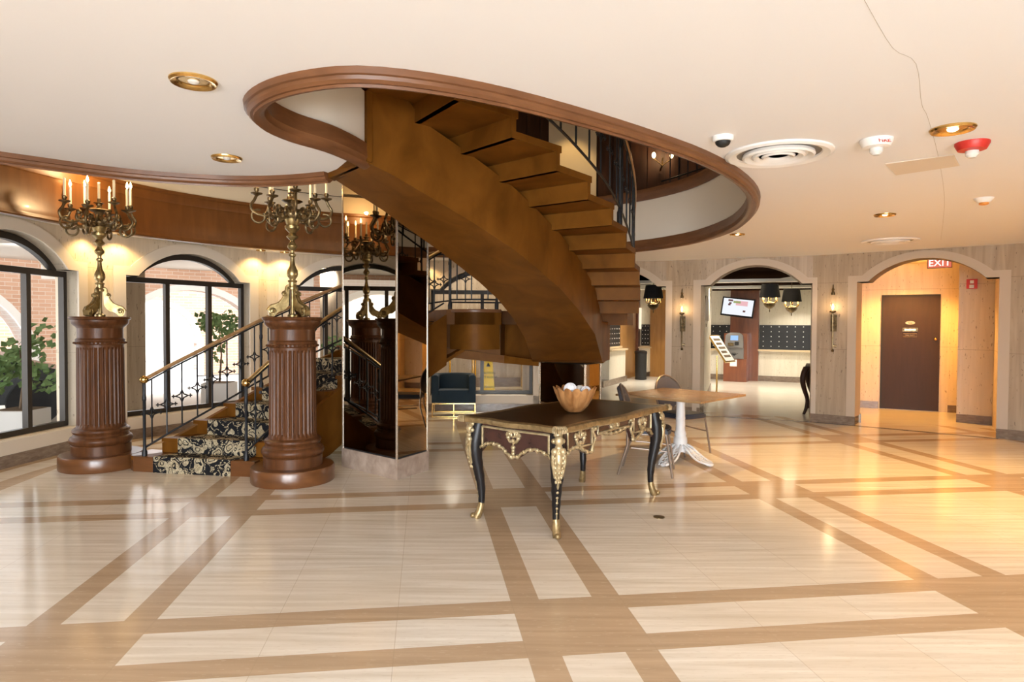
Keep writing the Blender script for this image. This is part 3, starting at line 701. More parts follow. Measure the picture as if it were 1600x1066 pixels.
# parked car: only its front wing and wheel show through the first window
ct = thing('parked_car', 'dark parked car with silver alloy wheel outside the first window', 'car', (-9.07, 9.31, -.03))
cb = MB(Matrix.Translation((-9.07, 9.31, -.03)) @ Matrix.Rotation(0.658, 4, 'Z'))
side = [(-2.2, .35), (-2.2, .75), (-1.6, .95), (-0.9, 1.38), (0.7, 1.42), (1.5, 1.0), (2.1, .82), (2.16, .6), (2.12, .33)]
cb.add([(x, -.85, z) for x, z in side] + [(x, .85, z) for x, z in side], [tuple(range(8, -1, -1)), tuple(range(9, 18))] + [(i, (i + 1) % 9, 9 + (i + 1) % 9, 9 + i) for i in range(9)])
cb.build('body', 'carpaint', ct)
for x in (-1.2, 1.75):
    for y in (-.80, .80):
        wm = Matrix.Translation((-9.07, 9.31, -.03)) @ Matrix.Rotation(0.658, 4, 'Z') @ Matrix.Translation((x, y * 1.02, .345)) @ Matrix.Rotation(PI / 2, 4, 'X')
        tw = MB(wm); tw.lathe([(.21, -.11), (.33, -.11), (.345, -.06), (.345, .06), (.33, .11), (.21, .11)], seg=28); wo = tw.build('wheel', 'tyre', ct)
        rm = MB(wm); rm.lathe([(.0, -.03), (.05, -.06), (.05, .06), (.0, .06)], seg=10); rm.lathe([(.19, -.10), (.215, -.10), (.215, .10), (.19, .10)], seg=28)
        for k in range(5):
            q = 2 * PI * k / 5; rm.tube([(.04 * math.cos(q), .04 * math.sin(q), .02 if y > 0 else -.02), (.2 * math.cos(q), .2 * math.sin(q), .08 if y > 0 else -.08)], .028, 6)
            rm.tube([(.04 * math.cos(q), .04 * math.sin(q), .02 if y < 0 else -.02), (.2 * math.cos(q), .2 * math.sin(q), -.08 if y > 0 else .08)], .028, 6)
        rm.build('rim', 'alloy', wo)

# luggage carts and wet-floor cone in the covered walk
def cart(loc, rz, label):
    t = thing('luggage_cart', label, 'luggage cart', (0, 0, 0), 0, 'brass luggage carts behind the fourth window')
    d = MB(); d.box(-.55, .55, -.3, .3, .24, .28); d.build('deck', 'brass', t); c = MB(); c.box(-.53, .53, -.28, .28, .281, .30); c.build('deck_carpet', 'bronze', t)
    for sx in (-1, 1):
        f = MB(); path = [(sx * .5, -.26, .28)] + [(sx * .5 - 0.0, -.26, .3 + 1.3 * k / 6) for k in range(1, 7)]
        path += [(sx * (.5 - .12 * (1 - math.cos(q * PI / 10))), -.26 + .52 * q / 10, 1.6 + .22 * math.sin(q * PI / 10)) for q in range(1, 10)] + [(sx * .5, .26, 1.6 - 1.3 * k / 6) for k in range(0, 7)]
        f.tube(path, .02, 8); f.tube([(sx * .5, -.09, .28), (sx * .5, -.09, 1.7)], .014, 6); f.tube([(sx * .5, .09, .28), (sx * .5, .09, 1.7)], .014, 6); f.build('hoop', 'brass', t)
        for sy in (-1, 1):
            wv = MB(Matrix.Translation((sx * .42, sy * .24, .095)) @ Matrix.Rotation(PI / 2, 4, 'X')); wv.lathe([(.05, -.025), (.12, -.03), (.125, 0), (.12, .03), (.05, .025)], seg=20); wo = wv.build('wheel', 'tyre', t)
            hv = MB(); hv.box(sx * .42 - .02, sx * .42 + .02, sy * .24 - .04, sy * .24 + .04, .16, .245); hv.lathe([(0, -.02), (.05, -.02), (.05, .02), (0, .02)], (0, 0, 0), 8) if False else None; hv.build('caster_fork', 'chrome', wo)
    t.location = loc; t.rotation_euler = (0, 0, rz); return t
cart((-0.25, 12.75, -0.03), 0.15, 'brass luggage cart standing right of the yellow floor sign behind the glass')
cart((-1.75, 13.0, -0.03), 0.1, 'brass luggage cart standing left of the yellow floor sign behind the glass')
wf = thing('wet_floor_sign', 'yellow folding wet floor sign standing behind the window glass', 'floor sign', (-0.44, 12.15, -0.03))
x0, y0 = -0.44, 12.15
wm = MB(); wm.prism([(x0 - .15, y0 - .13), (x0 + .15, y0 - .13), (x0 + .15, y0 + .13), (x0 - .15, y0 + .13)], -0.03, 0.0)
vs = [(x0 - .14, y0 - .11, 0), (x0 + .14, y0 - .11, 0), (x0 + .14, y0 + .11, 0), (x0 - .14, y0 + .11, 0), (x0 - .07, y0 - .05, .92), (x0 + .07, y0 - .05, .92), (x0 + .07, y0 + .05, .92), (x0 - .07, y0 + .05, .92), (x0 - .045, y0 - .03, .97), (x0 + .045, y0 - .03, .97), (x0 + .045, y0 + .03, .97), (x0 - .045, y0 + .03, .97)]
wm.add(vs, [(0, 1, 5, 4), (1, 2, 6, 5), (2, 3, 7, 6), (3, 0, 4, 7), (4, 5, 9, 8), (5, 6, 10, 9), (6, 7, 11, 10), (7, 4, 8, 11), (8, 9, 10, 11)]); wm.build('cone', 'yellow', wf)
for k, (tx, z) in enumerate((('CAUTION', .62), ('WET FLOOR', .54), ('CUIDADO', .36), ('PISO MOJADO', .28), ('ATTENTION', .14))):
    o = text_mesh('lettering', tx, .05 if k > 1 else .058, 'black2', wf, Matrix.Translation((0, -.117 + .06 * z / .92 - 0.003, z + 0.03)) @ Matrix.Rotation(PI / 2 - .066, 4, 'X'))
tr_ = MB(); z = .74; yy = y0 - .117 + .06 * z / .92 - .002; tr_.add([(x0 - .04, yy, z), (x0 + .04, yy, z), (x0, yy + .005, z + .08), (x0 - .04, yy + .004, z), (x0 + .04, yy + .004, z), (x0, yy + .009, z + .08)], [(0, 1, 2), (3, 5, 4), (0, 3, 4, 1), (1, 4, 5, 2), (2, 5, 3, 0)]); tr_.build('warning_triangle', 'black2', wf)

# ================================================================== STAIRCASE
st = thing('spiral_staircase', 'curved wooden staircase winding up through the ceiling opening with patterned carpet', 'staircase', (-1.6, 6.7, 0))
SI = [(0.26, 8.1, 1.06), (0.15, 7.42, 1.36), (0.01, 6.89, 1.59), (-0.14, 6.5, 1.77), (-0.31, 6.2, 1.92), (-0.47, 5.96, 2.04), (-0.62, 5.76, 2.15), (-0.77, 5.58, 2.25), (-0.92, 5.42, 2.35), (-1.05, 5.27, 2.44), (-1.19, 5.13, 2.52), (-1.31, 5.01, 2.59), (-1.385, 4.93, 2.635)]
SC = [(1.13, 8.1, 1.06), (0.91, 7.12, 1.42), (0.67, 6.45, 1.66), (0.44, 5.97, 1.85), (0.23, 5.6, 1.99), (0.03, 5.32, 2.12), (-0.16, 5.09, 2.22), (-0.34, 4.905, 2.31), (-0.51, 4.74, 2.39), (-0.67, 4.595, 2.465), (-0.825, 4.465, 2.54), (-0.98, 4.36, 2.60), (-1.05, 4.33, 2.635)]
SO = [(1.61, 8.39, 1.73), (1.52, 7.79, 1.96), (1.42, 7.275, 2.16), (1.29, 6.84, 2.33), (1.14, 6.49, 2.48), (0.99, 6.185, 2.61), (0.845, 5.935, 2.72), (0.70, 5.725, 2.81), (0.56, 5.545, 2.90), (0.42, 5.40, 2.985), (0.28, 5.28, 3.05), (0.13, 5.17, 3.11), (-0.10, 5.02, 3.21), (-0.35, 4.88, 3.31), (-0.62, 4.76, 3.42)]
def interpz(tab, z):
    for a, b_ in zip(tab, tab[1:]):
        if a[2] <= z <= b_[2]:
            k = (z - a[2]) / (b_[2] - a[2]); return Vector((a[0] + (b_[0] - a[0]) * k, a[1] + (b_[1] - a[1]) * k))
    e = tab[0] if z < tab[0][2] else tab[-1]; return Vector(e[:2])
# soffit beam of the upper flight
zs = [1.06 + (2.635 - 1.06) * k / 40 for k in range(41)]
bm_ = MB(); vs, fs = [], []
sts = [(Vector((0.33, 8.62)), Vector((1.30, 8.62)), 1.06)] + [(interpz(SI, z), interpz(SC, z), z) for z in zs]
for i, (a, c_, z) in enumerate(sts):
    hb_ = 0.50 + 0.30 * max(0, i / (len(sts) - 1) - .88) / .12
    vs += [(a.x, a.y, z), (c_.x, c_.y, z), (c_.x, c_.y, min(z + hb_, 3.42)), (a.x, a.y, min(z + hb_, 3.42))]
for i in range(len(sts) - 1):
    for j in range(4): fs.append((4 * i + j, 4 * i + (j + 1) % 4, 4 * i + 4 + (j + 1) % 4, 4 * i + 4 + j))
n_ = len(sts) - 1; fs += [(0, 1, 2, 3), (4 * n_ + 3, 4 * n_ + 2, 4 * n_ + 1, 4 * n_)]
bm_.add(vs, fs); bm_.build('soffit_beam', 'stair', st, sharp=40)
# end panel of the flight where it meets the gallery
ep = MB(); ep.sweep([(-0.97, 4.34), (-1.04, 4.42), (-1.38, 4.92)], [(0.0, 2.60), (0.0, 3.42), (0.04, 3.42), (0.04, 2.60)]); ep.build('end_panel', 'stair', st)
RISE = 0.155; LZ = 1.71
NU = 12; UR = (UZ - LZ) / NU                                  # risers of the upper flight
def upst(z):                                                  # radial line of the flight at soffit height z
    if z > 2.635:
        a, c_ = interpz(SI, 2.635), interpz(SC, 2.635); b0, d0 = interpz(SI, 2.50), interpz(SC, 2.50); k = (z - 2.635) / 0.135; return a + (a - b0) * k * .6, c_ + (c_ - d0) * k * .6
    return interpz(SI, z), interpz(SC, z)
UO, UI = [], []
for k in range(NU + 1):
    a, c_ = upst(LZ + UR * k - 0.66); d = (c_ - a).normalized(); e = 0.43 + 0.14 * min(1, k / 6)
    UO.append(c_ + d * e); UI.append(a - d * 0.22)
for k in range(1, NU):
    z = LZ + UR * k; m = MB(); a0, o0, a1, o1 = UI[k], UO[k], UI[k + 1], UO[k + 1]; t0 = (a1 - a0).normalized(); so = (o1 - o0).normalized()
    m.prism([a0 - t0 * 0.02, o0 - so * 0.02, o1 + so * 0.047, a1 + t0 * 0.043], z - 0.05, z)
    m.prism([a0, o0, o0 + so * 0.045, a0 + t0 * 0.04], z - UR - 0.05, z - 0.045)
    m.build('step', 'stair', st, sharp=30)
# lower flight
LO = smoothpath([(-3.86, 6.64), (-3.65, 6.83), (-3.43, 7.06), (-3.22, 7.33), (-3.02, 7.62), (-2.79, 7.93), (-2.54, 8.22), (-2.26, 8.5), (-1.96, 8.75), (-1.64, 8.97), (-1.3, 9.17), (-0.9, 9.33)], 1)
LI = smoothpath([(-2.58, 6.42), (-2.46, 6.58), (-2.33, 6.76), (-2.19, 6.94), (-2.04, 7.12), (-1.88, 7.34), (-1.70, 7.56), (-1.50, 7.74), (-1.28, 7.90), (-1.06, 8.04), (-0.84, 8.17), (-0.6, 8.26)], 1)
LO = [Vector(p) for p in LO]; LI = [Vector(p) for p in LI]
for k in range(10):
    z = RISE * (k + 1); m = MB(); a0, o0, a1, o1 = LI[k], LO[k], LI[k + 1], LO[k + 1]
    d = (o0 - a0).normalized(); f = Vector((d.y, -d.x)); f = f if f.dot(o1 - o0) > 0 else -f
    zb = 0.0 if k < 2 else z - RISE - 0.30
    m.prism([a0 - f * 0.03, o0 - f * 0.03 + d * 0.03, o1 + d * 0.03, a1], z - 0.04, z)
    m.prism([a0, o0, o1, a1], zb if k else 0.0, z - 0.04)
    m.build('step', 'stair', st, sharp=30)
# first step spreads between the two pedestals
fs_ = MB(); fs_.prism([(-3.95, 6.70), (-3.87, 6.606), (-2.60, 6.385), (-2.53, 6.36), (-2.52, 6.6), (-3.6, 6.9), (-3.9, 7.0)], 0.0, RISE - 0.002); fs_.build('bottom_step', 'plinth', st)
# inner and outer stringers of the lower flight with sloping underside
for nm, pth, w_ in (('inner_stringer', LI, -1), ('outer_stringer', LO, 1)):
    s_ = MB(); vs, fs = [], []
    for k in range(1, 11):
        z = RISE * (k + 0.5); q = pth[k]; d = (LO[k] - LI[k]).normalized() * (0.05 * w_)
        lo_ = max(0.0, z - 0.62) if k > 2 else 0.0
        for pp in (q, q + d): vs += [(pp.x, pp.y, lo_), (pp.x, pp.y, z + 0.02)]
    for i in range(9):
        b0, b1 = 4 * i, 4 * i + 4
        fs += [(b0, b1, b1 + 1, b0 + 1), (b0 + 2, b0 + 3, b1 + 3, b1 + 2), (b0 + 1, b1 + 1, b1 + 3, b0 + 3), (b0, b0 + 2, b1 + 2, b1)]
    fs += [(0, 1, 3, 2), (36, 38, 39, 37)]; s_.add(vs, fs); s_.build(nm, 'stair', st)
sf = MB(); vs, fs = [], []
for k in range(2, 12):
    z = max(0.01, RISE * (k + 0.5) - 0.60)
    vs += [(LI[k].x, LI[k].y, z), (LO[k].x, LO[k].y, z), (LO[k].x, LO[k].y, z + 0.05), (LI[k].x, LI[k].y, z + 0.05)]
for i in range(9):
    for j in range(4): fs.append((4 * i + j, 4 * i + (j + 1) % 4, 4 * i + 4 + (j + 1) % 4, 4 * i + 4 + j))
fs += [(0, 1, 2, 3), (39, 38, 37, 36)]; sf.add(vs, fs); sf.build('flight_soffit', 'stair', st)
# landing with its rounded inner front
bow = [(-0.80 + 0.64 * k / 10, 8.36 - 0.16 * math.sin(PI * k / 10)) for k in range(11)]
lp = MB(); lpoly = [(-0.84, 8.30)] + bow[1:-1] + [(-0.14, 8.36), (-0.14, 8.95), (0.30, 8.95), (0.36, 8.6), (1.5, 8.45), (1.62, 8.7), (1.45, 9.1), (1.0, 9.45), (0.3, 9.55), (-0.4, 9.5), (-1.3, 9.22)]
lp.prism(lpoly, 1.52, LZ); lp.build('landing', 'stair', st)
lf = MB(); lf.prism([(p[0], p[1] - 0.0) for p in bow] + [(-0.16, 8.6), (-0.80, 8.6)], 1.20, LZ - 0.03); lf.build('landing_front', 'stair', st, sharp=40)
le = MB(); le.sweep([(p[0], p[1]) for p in bow], [(0.03, LZ - 0.035), (0.035, LZ - 0.015), (0.03, LZ + 0.006), (-0.02, LZ + 0.006), (-0.02, LZ - 0.035)]); le.build('landing_nosing', 'mould', st)
lu = MB(); lu.prism([(-0.86, 8.42), (-0.15, 8.42), (-0.10, 8.9), (0.32, 8.75), (1.2, 8.5), (1.3, 9.0), (-0.2, 9.2), (-1.15, 8.95)], [1.13, 1.06, 1.04, 1.02, 1.02, 1.02, 1.06, 1.13], 1.52); lu.build('landing_underside', 'stair', st)
rp_ = MB(); rp_.prism([(-0.16, 8.97), (0.42, 8.97), (0.42, 9.0), (-0.16, 9.0)], 1.0, LZ - 0.005); rp_.build('recess_shade', 'darkwood', st)  # dark sheet standing in for the shade beside the landing
lq = MB(); lq.prism([(-0.84, 8.36), (-0.10, 8.40), (0.34, 8.12), (0.34, 8.16), (-0.10, 8.46), (-0.84, 8.44)], [1.10, 1.02, 1.0, 1.0, 1.02, 1.10], [1.22, 1.12, 1.07, 1.07, 1.12, 1.22]); lq.build('landing_beam', 'stair', st)
# carpet runner
cp = MB()
for k in range(10):
    z = RISE * (k + 1); a0, o0, a1, o1 = LI[k], LO[k], LI[k + 1], LO[k + 1]; d = (o0 - a0); e = (o1 - a1); f = Vector((d.y, -d.x)).normalized(); f = f if f.dot(o1 - o0) > 0 else -f
    p = [a0 + d * .13, a0 + d * .86]; r_ = [a1 + e * .13, a1 + e * .86]
    if k == 0: p = [a0 + d * .16, a0 + d * .82]
    fr_ = [q - f * (0.05 if k == 0 else 0.038) for q in p]
    z0 = 0.0 if k == 0 else RISE * k + 0.008
    cp.add([(fr_[0].x, fr_[0].y, z0), (fr_[1].x, fr_[1].y, z0), (fr_[1].x, fr_[1].y, z - .012), (fr_[0].x, fr_[0].y, z - .012), (fr_[1].x, fr_[1].y, z + .009), (fr_[0].x, fr_[0].y, z + .009),
            (r_[1].x, r_[1].y, z + .009), (r_[0].x, r_[0].y, z + .009), (p[0].x, p[0].y, z0), (p[1].x, p[1].y, z0), (p[1].x, p[1].y, z - .04), (p[0].x, p[0].y, z - .04)],
           [(0, 1, 2, 3), (3, 2, 4, 5), (5, 4, 6, 7), (0, 3, 11, 8), (1, 9, 10, 2), (3, 5, 11), (2, 10, 4), (5, 7, 11), (4, 10, 6)])
cp.build('carpet_runner', 'carpet', st, sharp=50)

# balustrades: every baluster carries a little star ornament
def star(m, c, d, r=0.062):
    d = Vector((d[0], d[1], 0)).normalized(); up = Vector((0, 0, 1)); C = Vector(c)
    P4 = [C + d * r, C + up * r, C - d * r, C - up * r]
    for i in range(4):
        a, b_ = P4[i], P4[(i + 1) % 4]; mid = (a + b_) / 2; mid = C + (mid - C) * 0.62
        m.tube([a, mid, b_], 0.0075, 5)
    for sgn in (-1, 1):
        e = C + d * sgn * r; m.tube([e, e + d * sgn * 0.04], 0.007, 5); m.tube([e + d * sgn * .022 - up * .02, e + d * sgn * .022 + up * .02], 0.006, 5)
def balustrade(path, zf, hand, mat_rail, per, ornament=True, h=0.80, end_balls=(), newels=(), low=0.10):
    """path: plan points; zf: height of the pitch line at each; balusters 'per' per segment"""
    n = len(path); R3 = [Vector((path[i].x, path[i].y, zf[i])) for i in range(n)]
    rp = smoothpath([r + Vector((0, 0, h)) for r in R3], 4); lo_ = smoothpath([r + Vector((0, 0, low)) for r in R3], 4)
    m = MB(); m.tube(rp, 0.020, 10, flat=1.0); m.build('handrail', mat_rail, st, sharp=60)
    m = MB(); m.tube([Vector(p) - Vector((0, 0, .035)) for p in rp], 0.009, 6); m.tube(lo_, 0.011, 6); m.build('bottom_rail', 'iron', st, sharp=60)
    for i in range(n - 1):
        for k in range(per):
            t = (k + 0.5) / per; p = R3[i].lerp(R3[i + 1], t); m = MB()
            m.tube([p + Vector((0, 0, low)), p + Vector((0, 0, h - 0.03))], 0.0085, 6)
            if ornament: star(m, p + Vector((0, 0, low + (h - low) * 0.45)), R3[i + 1] - R3[i])
            m.build('baluster', 'iron', st, sharp=60)
    for i in newels:
        p = R3[i]; m = MB(); zb = p.z - 0.06
        m.lathe([(.026, 0), (.026, .12), (.018, .14), (.015, .18), (.015, h - .16), (.02, h - .15), (.02, h - .12), (.015, h - .10), (.018, h + .03)], (p.x, p.y, zb), 10); m.build('newel_post', 'iron', st)
    for i in end_balls:
        p = Vector(rp[i]); m = MB(); m.ball(tuple(p), 0.043, 12); m.build('rail_end', 'brass', st)
    return rp
def inset(A, B, k): return [a + (b_ - a).normalized() * k for a, b_ in zip(A, B)]
lo_p = inset(LO, LI, 0.10); li_p = inset(LI, LO, 0.06); lz = [RISE * (k + 0.9) for k in range(12)]; lz[-1] = LZ + .05
balustrade(lo_p, lz, 1, 'railwood', 2, True, 0.80, (0,), (0, 4, 8))
balustrade(li_p[:11], lz[:11], 1, 'railbrass', 1, True, 0.79, (0,), (0, 3, 6, 9))
land = [Vector(p) for p in [(-0.9, 9.33), (-0.45, 9.42), (0.1, 9.46), (0.6, 9.42), (1.0, 9.3), (1.35, 9.02), (1.52, 8.72)]]
balustrade(land, [LZ + 0.03] * 7, 1, 'railwood', 1, True, 0.85, (), (0, 2, 4, 6))
linn = [Vector(p) for p in [(-0.80, 8.40), (-0.62, 8.31), (-0.42, 8.28), (-0.2, 8.36)]]
balustrade(linn, [LZ + 0.03] * 4, 1, 'railbrass', 1, False, 0.82, (), (0, 3))
uo_p = inset(UO, UI, 0.07); ui_p = inset(UI, UO, 0.07)
uz = [LZ + UR * (k + 0.6) for k in range(NU + 1)]
balustrade(uo_p[1:], uz[1:], 1, 'railwood', 2, True, 0.85, (), (0, 4, 8))
balustrade(ui_p[1:], uz[1:], 1, 'railwood', 1, True, 0.85, (), (0, 5))
# upper gallery balustrade along the well
gal = [Vector((p[0], p[1])) for p in WELL[36:66:4]]
gb = thing('gallery_balustrade', 'black iron balustrade with wooden rail on the upper floor along the opening', 'balustrade', (gal[0].x + 0.1, gal[0].y, UZ))
gp = []
for i, p in enumerate(gal):
    a, b_ = gal[max(0, i - 1)], gal[min(len(gal) - 1, i + 1)]; t = (b_ - a).normalized(); gp.append(p + Vector((t.y, -t.x)) * 0.12)
m = MB(); m.tube([(p.x, p.y, UZ + .92) for p in gp], .025, 8); m.build('handrail', 'railwood', gb); m = MB(); m.tube([(p.x, p.y, UZ + .12) for p in gp], .011, 6); m.build('bottom_rail', 'iron', gb)
for i in range(len(gp) - 1):
    for k in range(5):
        p = gp[i].lerp(gp[i + 1], k / 5); m = MB(); m.tube([(p.x, p.y, UZ), (p.x, p.y, UZ + .9)], .008 if k else .016, 6)
        if k % 2 == 0: star(m, (p.x, p.y, UZ + .5), gp[i + 1] - gp[i])
        m.build('baluster', 'iron', gb)

# ================================================================== MIRROR COLUMNS
def mirror_column(A, B, C, z1, label):
    A, B, C = Vector(A), Vector(B), Vector(C); D = A + (C - B); cen = (A + B + C + D) / 4; t = thing('mirror_column', label, 'column', (cen.x, cen.y, 0)); t['kind'] = 'thing'
    Q = [A, B, C, D]; base = [cen + (q - cen) * 1.0 for q in Q]; core = [cen + (q - cen) * 0.955 for q in Q]
    MB().prism(base, 0, 0.20).build('marble_base', 'rosemarble', t)
    MB().prism(core, 0.20, z1).build('core', 'black2', t)
    for i in range(4):
        p, q = core[i], core[(i + 1) % 4]; d = (q - p).normalized(); n = Vector((d.y, -d.x)); n = n if n.dot(p - cen) > 0 else -n
        MB().prism([p + d * .012 + n * .001, q - d * .012 + n * .001, q - d * .012 + n * .006, p + d * .012 + n * .006], 0.215, z1).build('mirror_panel', 'mirror', t)
    for p in core:
        v = (p - cen).normalized(); MB().tube([(p.x + v.x * .004, p.y + v.y * .004, .20), (p.x + v.x * .004, p.y + v.y * .004, z1)], 0.012, 8).build('edge_strip', 'chrome', t)
    return t
mirror_column((-1.809, 6.883), (-1.11, 6.275), (-0.861, 6.729), 5.2, 'mirrored column on a pink marble base beside the carved pedestal, rising past the ceiling edge')
mirror_column((0.36, 8.70), (0.944, 8.25), (1.19, 8.55), 1.015, 'mirrored column standing under the low end of the curved stair behind the bowl')

# ================================================================== FLUTED PEDESTALS AND CANDELABRA
def pedestal(loc, label):
    t = thing('fluted_pedestal', label, 'pedestal', (0, 0, 0), 0, 'fluted wooden pedestals flanking the stair')
    m = MB(); m.lathe([(0, 0), (.385, 0), (.39, .012), (.39, .135), (.382, .15), (.0, .152)], seg=48); m.build('plinth', 'plinth', t)
    m = MB(); m.lathe([(.0, .15), (.275, .15), (.275, .245), (.268, .252), (.28, .262), (.292, .285), (.292, .305), (.28, .328), (.262, .338), (.258, .352), (.25, .362), (.258, .372), (.266, .388), (.262, .405), (.248, .416), (.236, .424), (.0, .425)], seg=48)
    m.build('base_moulding', 'mahog', t)
    # fluted shaft: 24 flutes cut as shallow scallops
    m = MB(); nf, per = 34, 8; vs, fs = [], []; seg = nf * per
    zs_ = [.424, .45, .47, 1.24, 1.265, 1.295]; dep = [0, 0, 1, 1, 0, 0]; rad = [.232, .222, .221, .216, .215, .215]
    for i, z in enumerate(zs_):
        for j in range(seg):
            ph = (j % per) / per; k = max(0.0, math.sin(PI * min(1, max(0, (ph - .14) / .72)))) if .14 < ph < .86 else 0
            r = rad[i] - dep[i] * 0.016 * k ** 0.6; a = 2 * PI * j / seg; vs.append((r * math.cos(a), r * math.sin(a), z))
    for i in range(len(zs_) - 1):
        for j in range(seg): k = (j + 1) % seg; fs.append((i * seg + j, i * seg + k, (i + 1) * seg + k, (i + 1) * seg + j))
    m.add(vs, fs); m.build('fluted_shaft', 'mahog', t, sharp=28)
    m = MB(); m.lathe([(0, 1.29), (.222, 1.29), (.232, 1.30), (.232, 1.318), (.224, 1.328), (.228, 1.345), (.216, 1.355), (.210, 1.36), (.210, 1.462), (.216, 1.47), (.222, 1.478), (.24, 1.492), (.256, 1.51), (.262, 1.53), (.262, 1.548), (.276, 1.556), (.282, 1.57), (.276, 1.582), (0, 1.584)], seg=48)
    for k in range(40):
        a = 2 * PI * k / 40; m.ball((.236 * math.cos(a), .236 * math.sin(a), 1.31), .011, 6)
    m.build('capital', 'mahog', t); t.location = loc; t['label'] = label; return t
PL, PR = (-4.34, 6.84, 0), (-2.125, 6.285, 0)
ped = pedestal(PL, 'dark fluted wooden pedestal between the first and second window')
dup(ped, PR, 0.4, 'dark fluted wooden pedestal beside the mirrored column')

def candelabrum(label):
    t = thing('candelabrum', label, 'candelabrum', (0, 0, 0), 0, 'gilt candelabra on the pedestals')
    for k in range(3):                                         # scrolled tripod feet
        a = 2 * PI * k / 3 + 0.5; ca, sa = math.cos(a), math.sin(a); m = MB()
        prof = [(.028, .30), (.052, .29), (.062, .24), (.085, .18), (.12, .135), (.16, .115), (.20, .10), (.226, .06), (.215, .01), (.175, .0), (.15, .03), (.12, .052), (.09, .055), (.062, .078), (.036, .12)]
        vs = []
        for q in (-1, 1):
            for r, z in prof: hw_ = .020 + .010 * min(1, r / .2); vs.append((r * ca - sa * q * hw_, r * sa + ca * q * hw_, z))
        n_ = len(prof); m.add(vs, [tuple(range(n_ - 1, -1, -1)), tuple(range(n_, 2 * n_))] + [(i, (i + 1) % n_, n_ + (i + 1) % n_, n_ + i) for i in range(n_)])
        for q in (-1, 1):
            for (r0, z0, rr_) in ((.185, .055, .040), (.075, .22, .018)): m.tube([(r0 * ca - sa * q * .026 + rr_ * .7 * math.cos(x) * ca, r0 * sa + ca * q * .026 + rr_ * .7 * math.cos(x) * sa, z0 + rr_ * .7 * math.sin(x)) for x in [2 * PI * w_ / 14 for w_ in range(14)]], .009, 6, closed=True)
        m.tube(smoothpath([(r * ca, r * sa, z) for r, z in prof[:8]], 3), .014, 6)
        m.ball((.185 * ca, .185 * sa, .055), .036, 10); m.ball((.075 * ca, .075 * sa, .225), .028, 8); m.build('foot', 'oldgold', t)
    m = MB(); m.lathe([(0, 0), (.05, 0), (.05, .02), (.022, .03), (.018, .10), (.018, .26), (.045, .265), (.047, .285), (.036, .295), (.036, .335), (.045, .342), (.043, .352), (.028, .358), (.030, .37), (.047, .39), (.052, .415), (.048, .45), (.036, .475), (.026, .50),
                       (.020, .54), (.019, .575), (.033, .59), (.034, .603), (.020, .613), (.018, .635), (.024, .648), (.044, .668), (.047, .685), (.036, .705), (.022, .725), (.022, .74), (.050, .765), (.055, .775), (.036, .793), (.030, .81), (.050, .83), (.068, .85), (.07, .875), (.052, .885), (.062, .905), (.072, .94), (.05, .955), (0, .96)], seg=20)
    m.build('stem', 'oldgold', t)
    m = MB(); m.lathe([(0, .94), (.05, .94), (.075, .965), (.08, .99), (.05, 1.02), (.035, 1.06), (.05, 1.09), (.075, 1.10), (.10, 1.115), (.085, 1.125), (.04, 1.13), (.025, 1.16), (.03, 1.18), (.05, 1.19), (.02, 1.20), (.018, 1.235), (0, 1.236)], seg=18)
    for k in range(8):
        a = 2 * PI * (k + .5) / 8; m.tube(smoothpath([(.05 * math.cos(a), .05 * math.sin(a), 1.0), (.11 * math.cos(a), .11 * math.sin(a), 1.05), (.135 * math.cos(a), .135 * math.sin(a), 1.005), (.115 * math.cos(a), .115 * math.sin(a), .985)], 4), .010, 6)
    m.build('hub', 'bronze', t)
    lit = (0, 1, 2, 3, 4, 6)
    for k in range(8):
        a = 2 * PI * k / 8 + .2; ca, sa = math.cos(a), math.sin(a); hi = 0.045 * (k % 2); m = MB(); R = .32 if k % 2 else .27
        pth = [(.05, .985), (.10, .945), (.16, .93), (.215, .965), (.20, 1.02), (.165, 1.01), (.175, .975)]
        m.tube(smoothpath([(r * ca, r * sa, z + hi) for r, z in pth], 4), [.017 - .0003 * q for q in range(25)], 8)
        pth = [(.19, .945), (.25, .915), (R + .02, .94), (R + .05, 1.0), (R + .02, 1.055), (R, 1.10)]
        m.tube(smoothpath([(r * ca, r * sa, z + hi) for r, z in pth], 4), .0135, 8)
        pth = [(R - .075 + .058 * math.cos(x) + .06, .905 + .062 * math.sin(x)) for x in (2.6, 3.4, 4.2, 5.0, 5.8, 6.6, 7.4, 8.2)]
        m.tube(smoothpath([(r * ca, r * sa, z + hi) for r, z in pth], 4), [.0125 - .0001 * q for q in range(29)], 7)
        m.ball((.19 * ca, .19 * sa, 1.03 + hi), .028, 8); m.ball((.14 * ca, .14 * sa, .955 + hi), .026, 8)
        m.lathe([(.012, 1.09), (.02, 1.10), (.05, 1.112), (.055, 1.122), (.03, 1.125), (.014, 1.13), (.022, 1.145), (.024, 1.165), (.017, 1.172)], (R * ca, R * sa, hi), 14); ar = m.build('arm', 'bronze', t)
        c = MB(); c.lathe([(.012, 1.165), (.012, 1.345), (.004, 1.352), (0, 1.352)], (R * ca, R * sa, hi), 12); c.build('candle', 'candle', ar)
        if k in lit:
            f = MB(); f.lathe([(0, 1.35), (.010, 1.362), (.013, 1.378), (.008, 1.40), (0, 1.425)], (R * ca, R * sa, hi), 10); f.build('flame_bulb', 'flame', ar)
    c = MB(); c.lathe([(.012, 1.235), (.012, 1.40), (.004, 1.407), (0, 1.407)], (0, 0, 0), 12); c.build('candle', 'candle', t)
    return t
can = candelabrum('gilt bronze candelabrum with lit candles on the pedestal between the first two windows')
can.location = (PL[0], PL[1], 1.584)
dup(can, (PR[0], PR[1], 1.584), 1.0, 'gilt candelabrum on the pedestal beside the mirrored column, its candle tips hidden by the ceiling')
